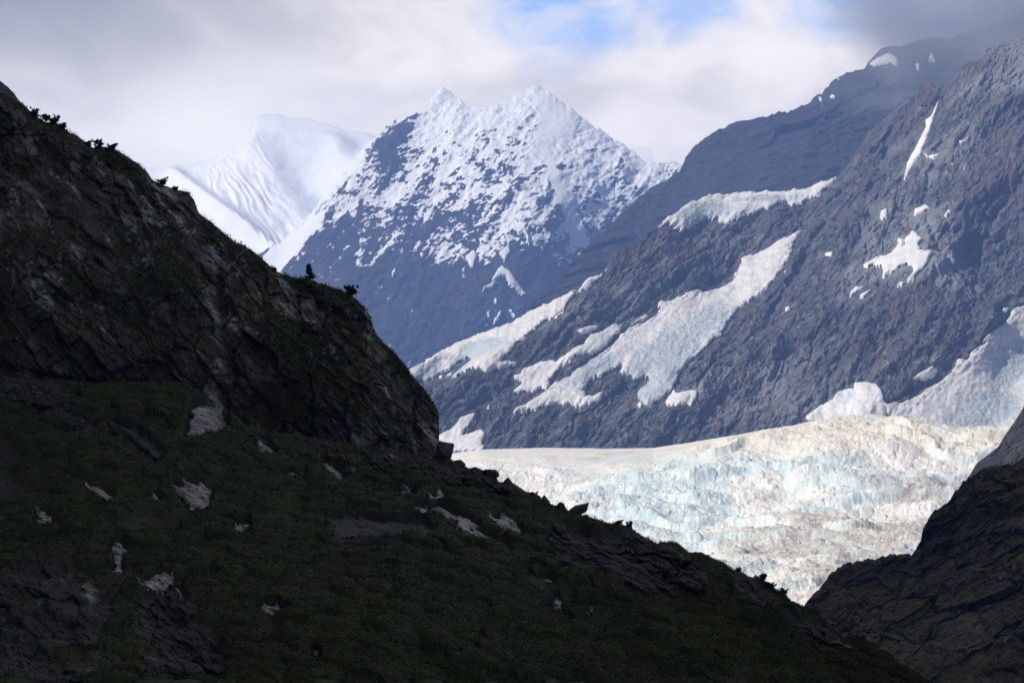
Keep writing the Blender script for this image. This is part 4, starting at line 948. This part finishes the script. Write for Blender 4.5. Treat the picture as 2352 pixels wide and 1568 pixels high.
for i, (x, y, h_, w_) in enumerate([(1115, 1104, 12, 16), (1212, 1150, 14, 18), (1224, 1154, 13, 16), (1420, 1222, 12, 18), (1445, 1232, 12, 18), (1600, 1288, 10, 20), (1690, 1324, 10, 18), (1752, 1350, 14, 22), (1768, 1362, 12, 20), (1800, 1384, 12, 18), (1985, 1504, 14, 22)]):
    shrub('shrub', HS, x, y, h_, w_, 'thin wispy shrub on the hillside skyline in front of the glacier', 'shrub', 'wispy shrubs along the hillside skyline', 40 + i, sparse=0.55)

# ================================================================== air
def box(name, lo, hi, m):
    x0, y0, z0 = lo; x1, y1, z1 = hi
    V = [(x0, y0, z0), (x1, y0, z0), (x1, y1, z0), (x0, y1, z0), (x0, y0, z1), (x1, y0, z1), (x1, y1, z1), (x0, y1, z1)]
    F_ = [(3, 2, 1, 0), (4, 5, 6, 7), (0, 1, 5, 4), (1, 2, 6, 5), (2, 3, 7, 6), (3, 0, 4, 7)]
    return mesh_obj(name, V, F_, m, smooth=False)
mh = bpy.data.materials.new('haze_air'); mh.use_nodes = True
t = NT(mh.node_tree); t.n.remove(t.n['Principled BSDF'])
pv = t.new('ShaderNodeVolumePrincipled'); pv.inputs['Density'].default_value = 9.4e-5
pv.inputs['Color'].default_value = (0.29, 0.48, 1.0, 1); pv.inputs['Anisotropy'].default_value = -0.3
t.l.new(pv.outputs[0], t.n['Material Output'].inputs['Volume'])
tag(box('haze', (-GR - 50, -4050, -1), (GR + 50, 2 * GR - 7950, 2260), mh), 'thin blue haze in the valley air', kind='stuff')

def mist(name, px, py, Y, wpx, hpx, dy, dens, colr, lab, seed, scale):
    c_ = at(np.array(px), np.array(py), np.array(Y)); m_ = Y * TANH / (FW / 2); rx, rz = wpx * m_ / 2, hpx * m_ / 2
    mm = bpy.data.materials.new(name); mm.use_nodes = True
    t = NT(mm.node_tree); t.n.remove(t.n['Principled BSDF'])
    co = t.new('ShaderNodeTexCoord').outputs['Object']
    fall = t.vmath('LENGTH', t.scale(co, (1 / rx, 1 / dy, 1 / rz)))
    mp = t.new('ShaderNodeVectorMath', operation='ADD'); t.l.new(co, mp.inputs[0]); mp.inputs[1].default_value = (seed * 900, seed * 300, 0)
    n_ = t.noise(t.scale(mp.outputs[0], (1, 1, 1.6)), 1.0 / scale, 4.0, 0.55, 0.4)
    dn = t.math('MULTIPLY', t.rng(t.math('ADD', fall, t.math('MULTIPLY', t.math('SUBTRACT', n_, 0.5), 1.5)), 0.95, 0.25), dens)
    pv = t.new('ShaderNodeVolumePrincipled'); t.l.new(dn, pv.inputs['Density']); pv.inputs['Color'].default_value = (*colr, 1)
    t.l.new(pv.outputs[0], t.n['Material Output'].inputs['Volume'])
    o = box(name, (-rx, -dy, -rz), (rx, dy, rz), mm)
    o.location = tuple(c_)
    return tag(o, lab, kind='stuff')
mist('mist', 2320, 55, 5850, 1050, 520, 360, 0.008, (0.62, 0.64, 0.68), 'mist wrapped round the high ridge, cloud shade in its grey colour', 1.0, 220.0)  # the grey scattering colour stands in for cloud shade on this mist
mist('mist', 700, 240, 10300, 700, 230, 500, 0.0007, (0.97, 0.97, 0.98), 'thin bright cloud veiling the top of the white peak', 2.0, 300.0)
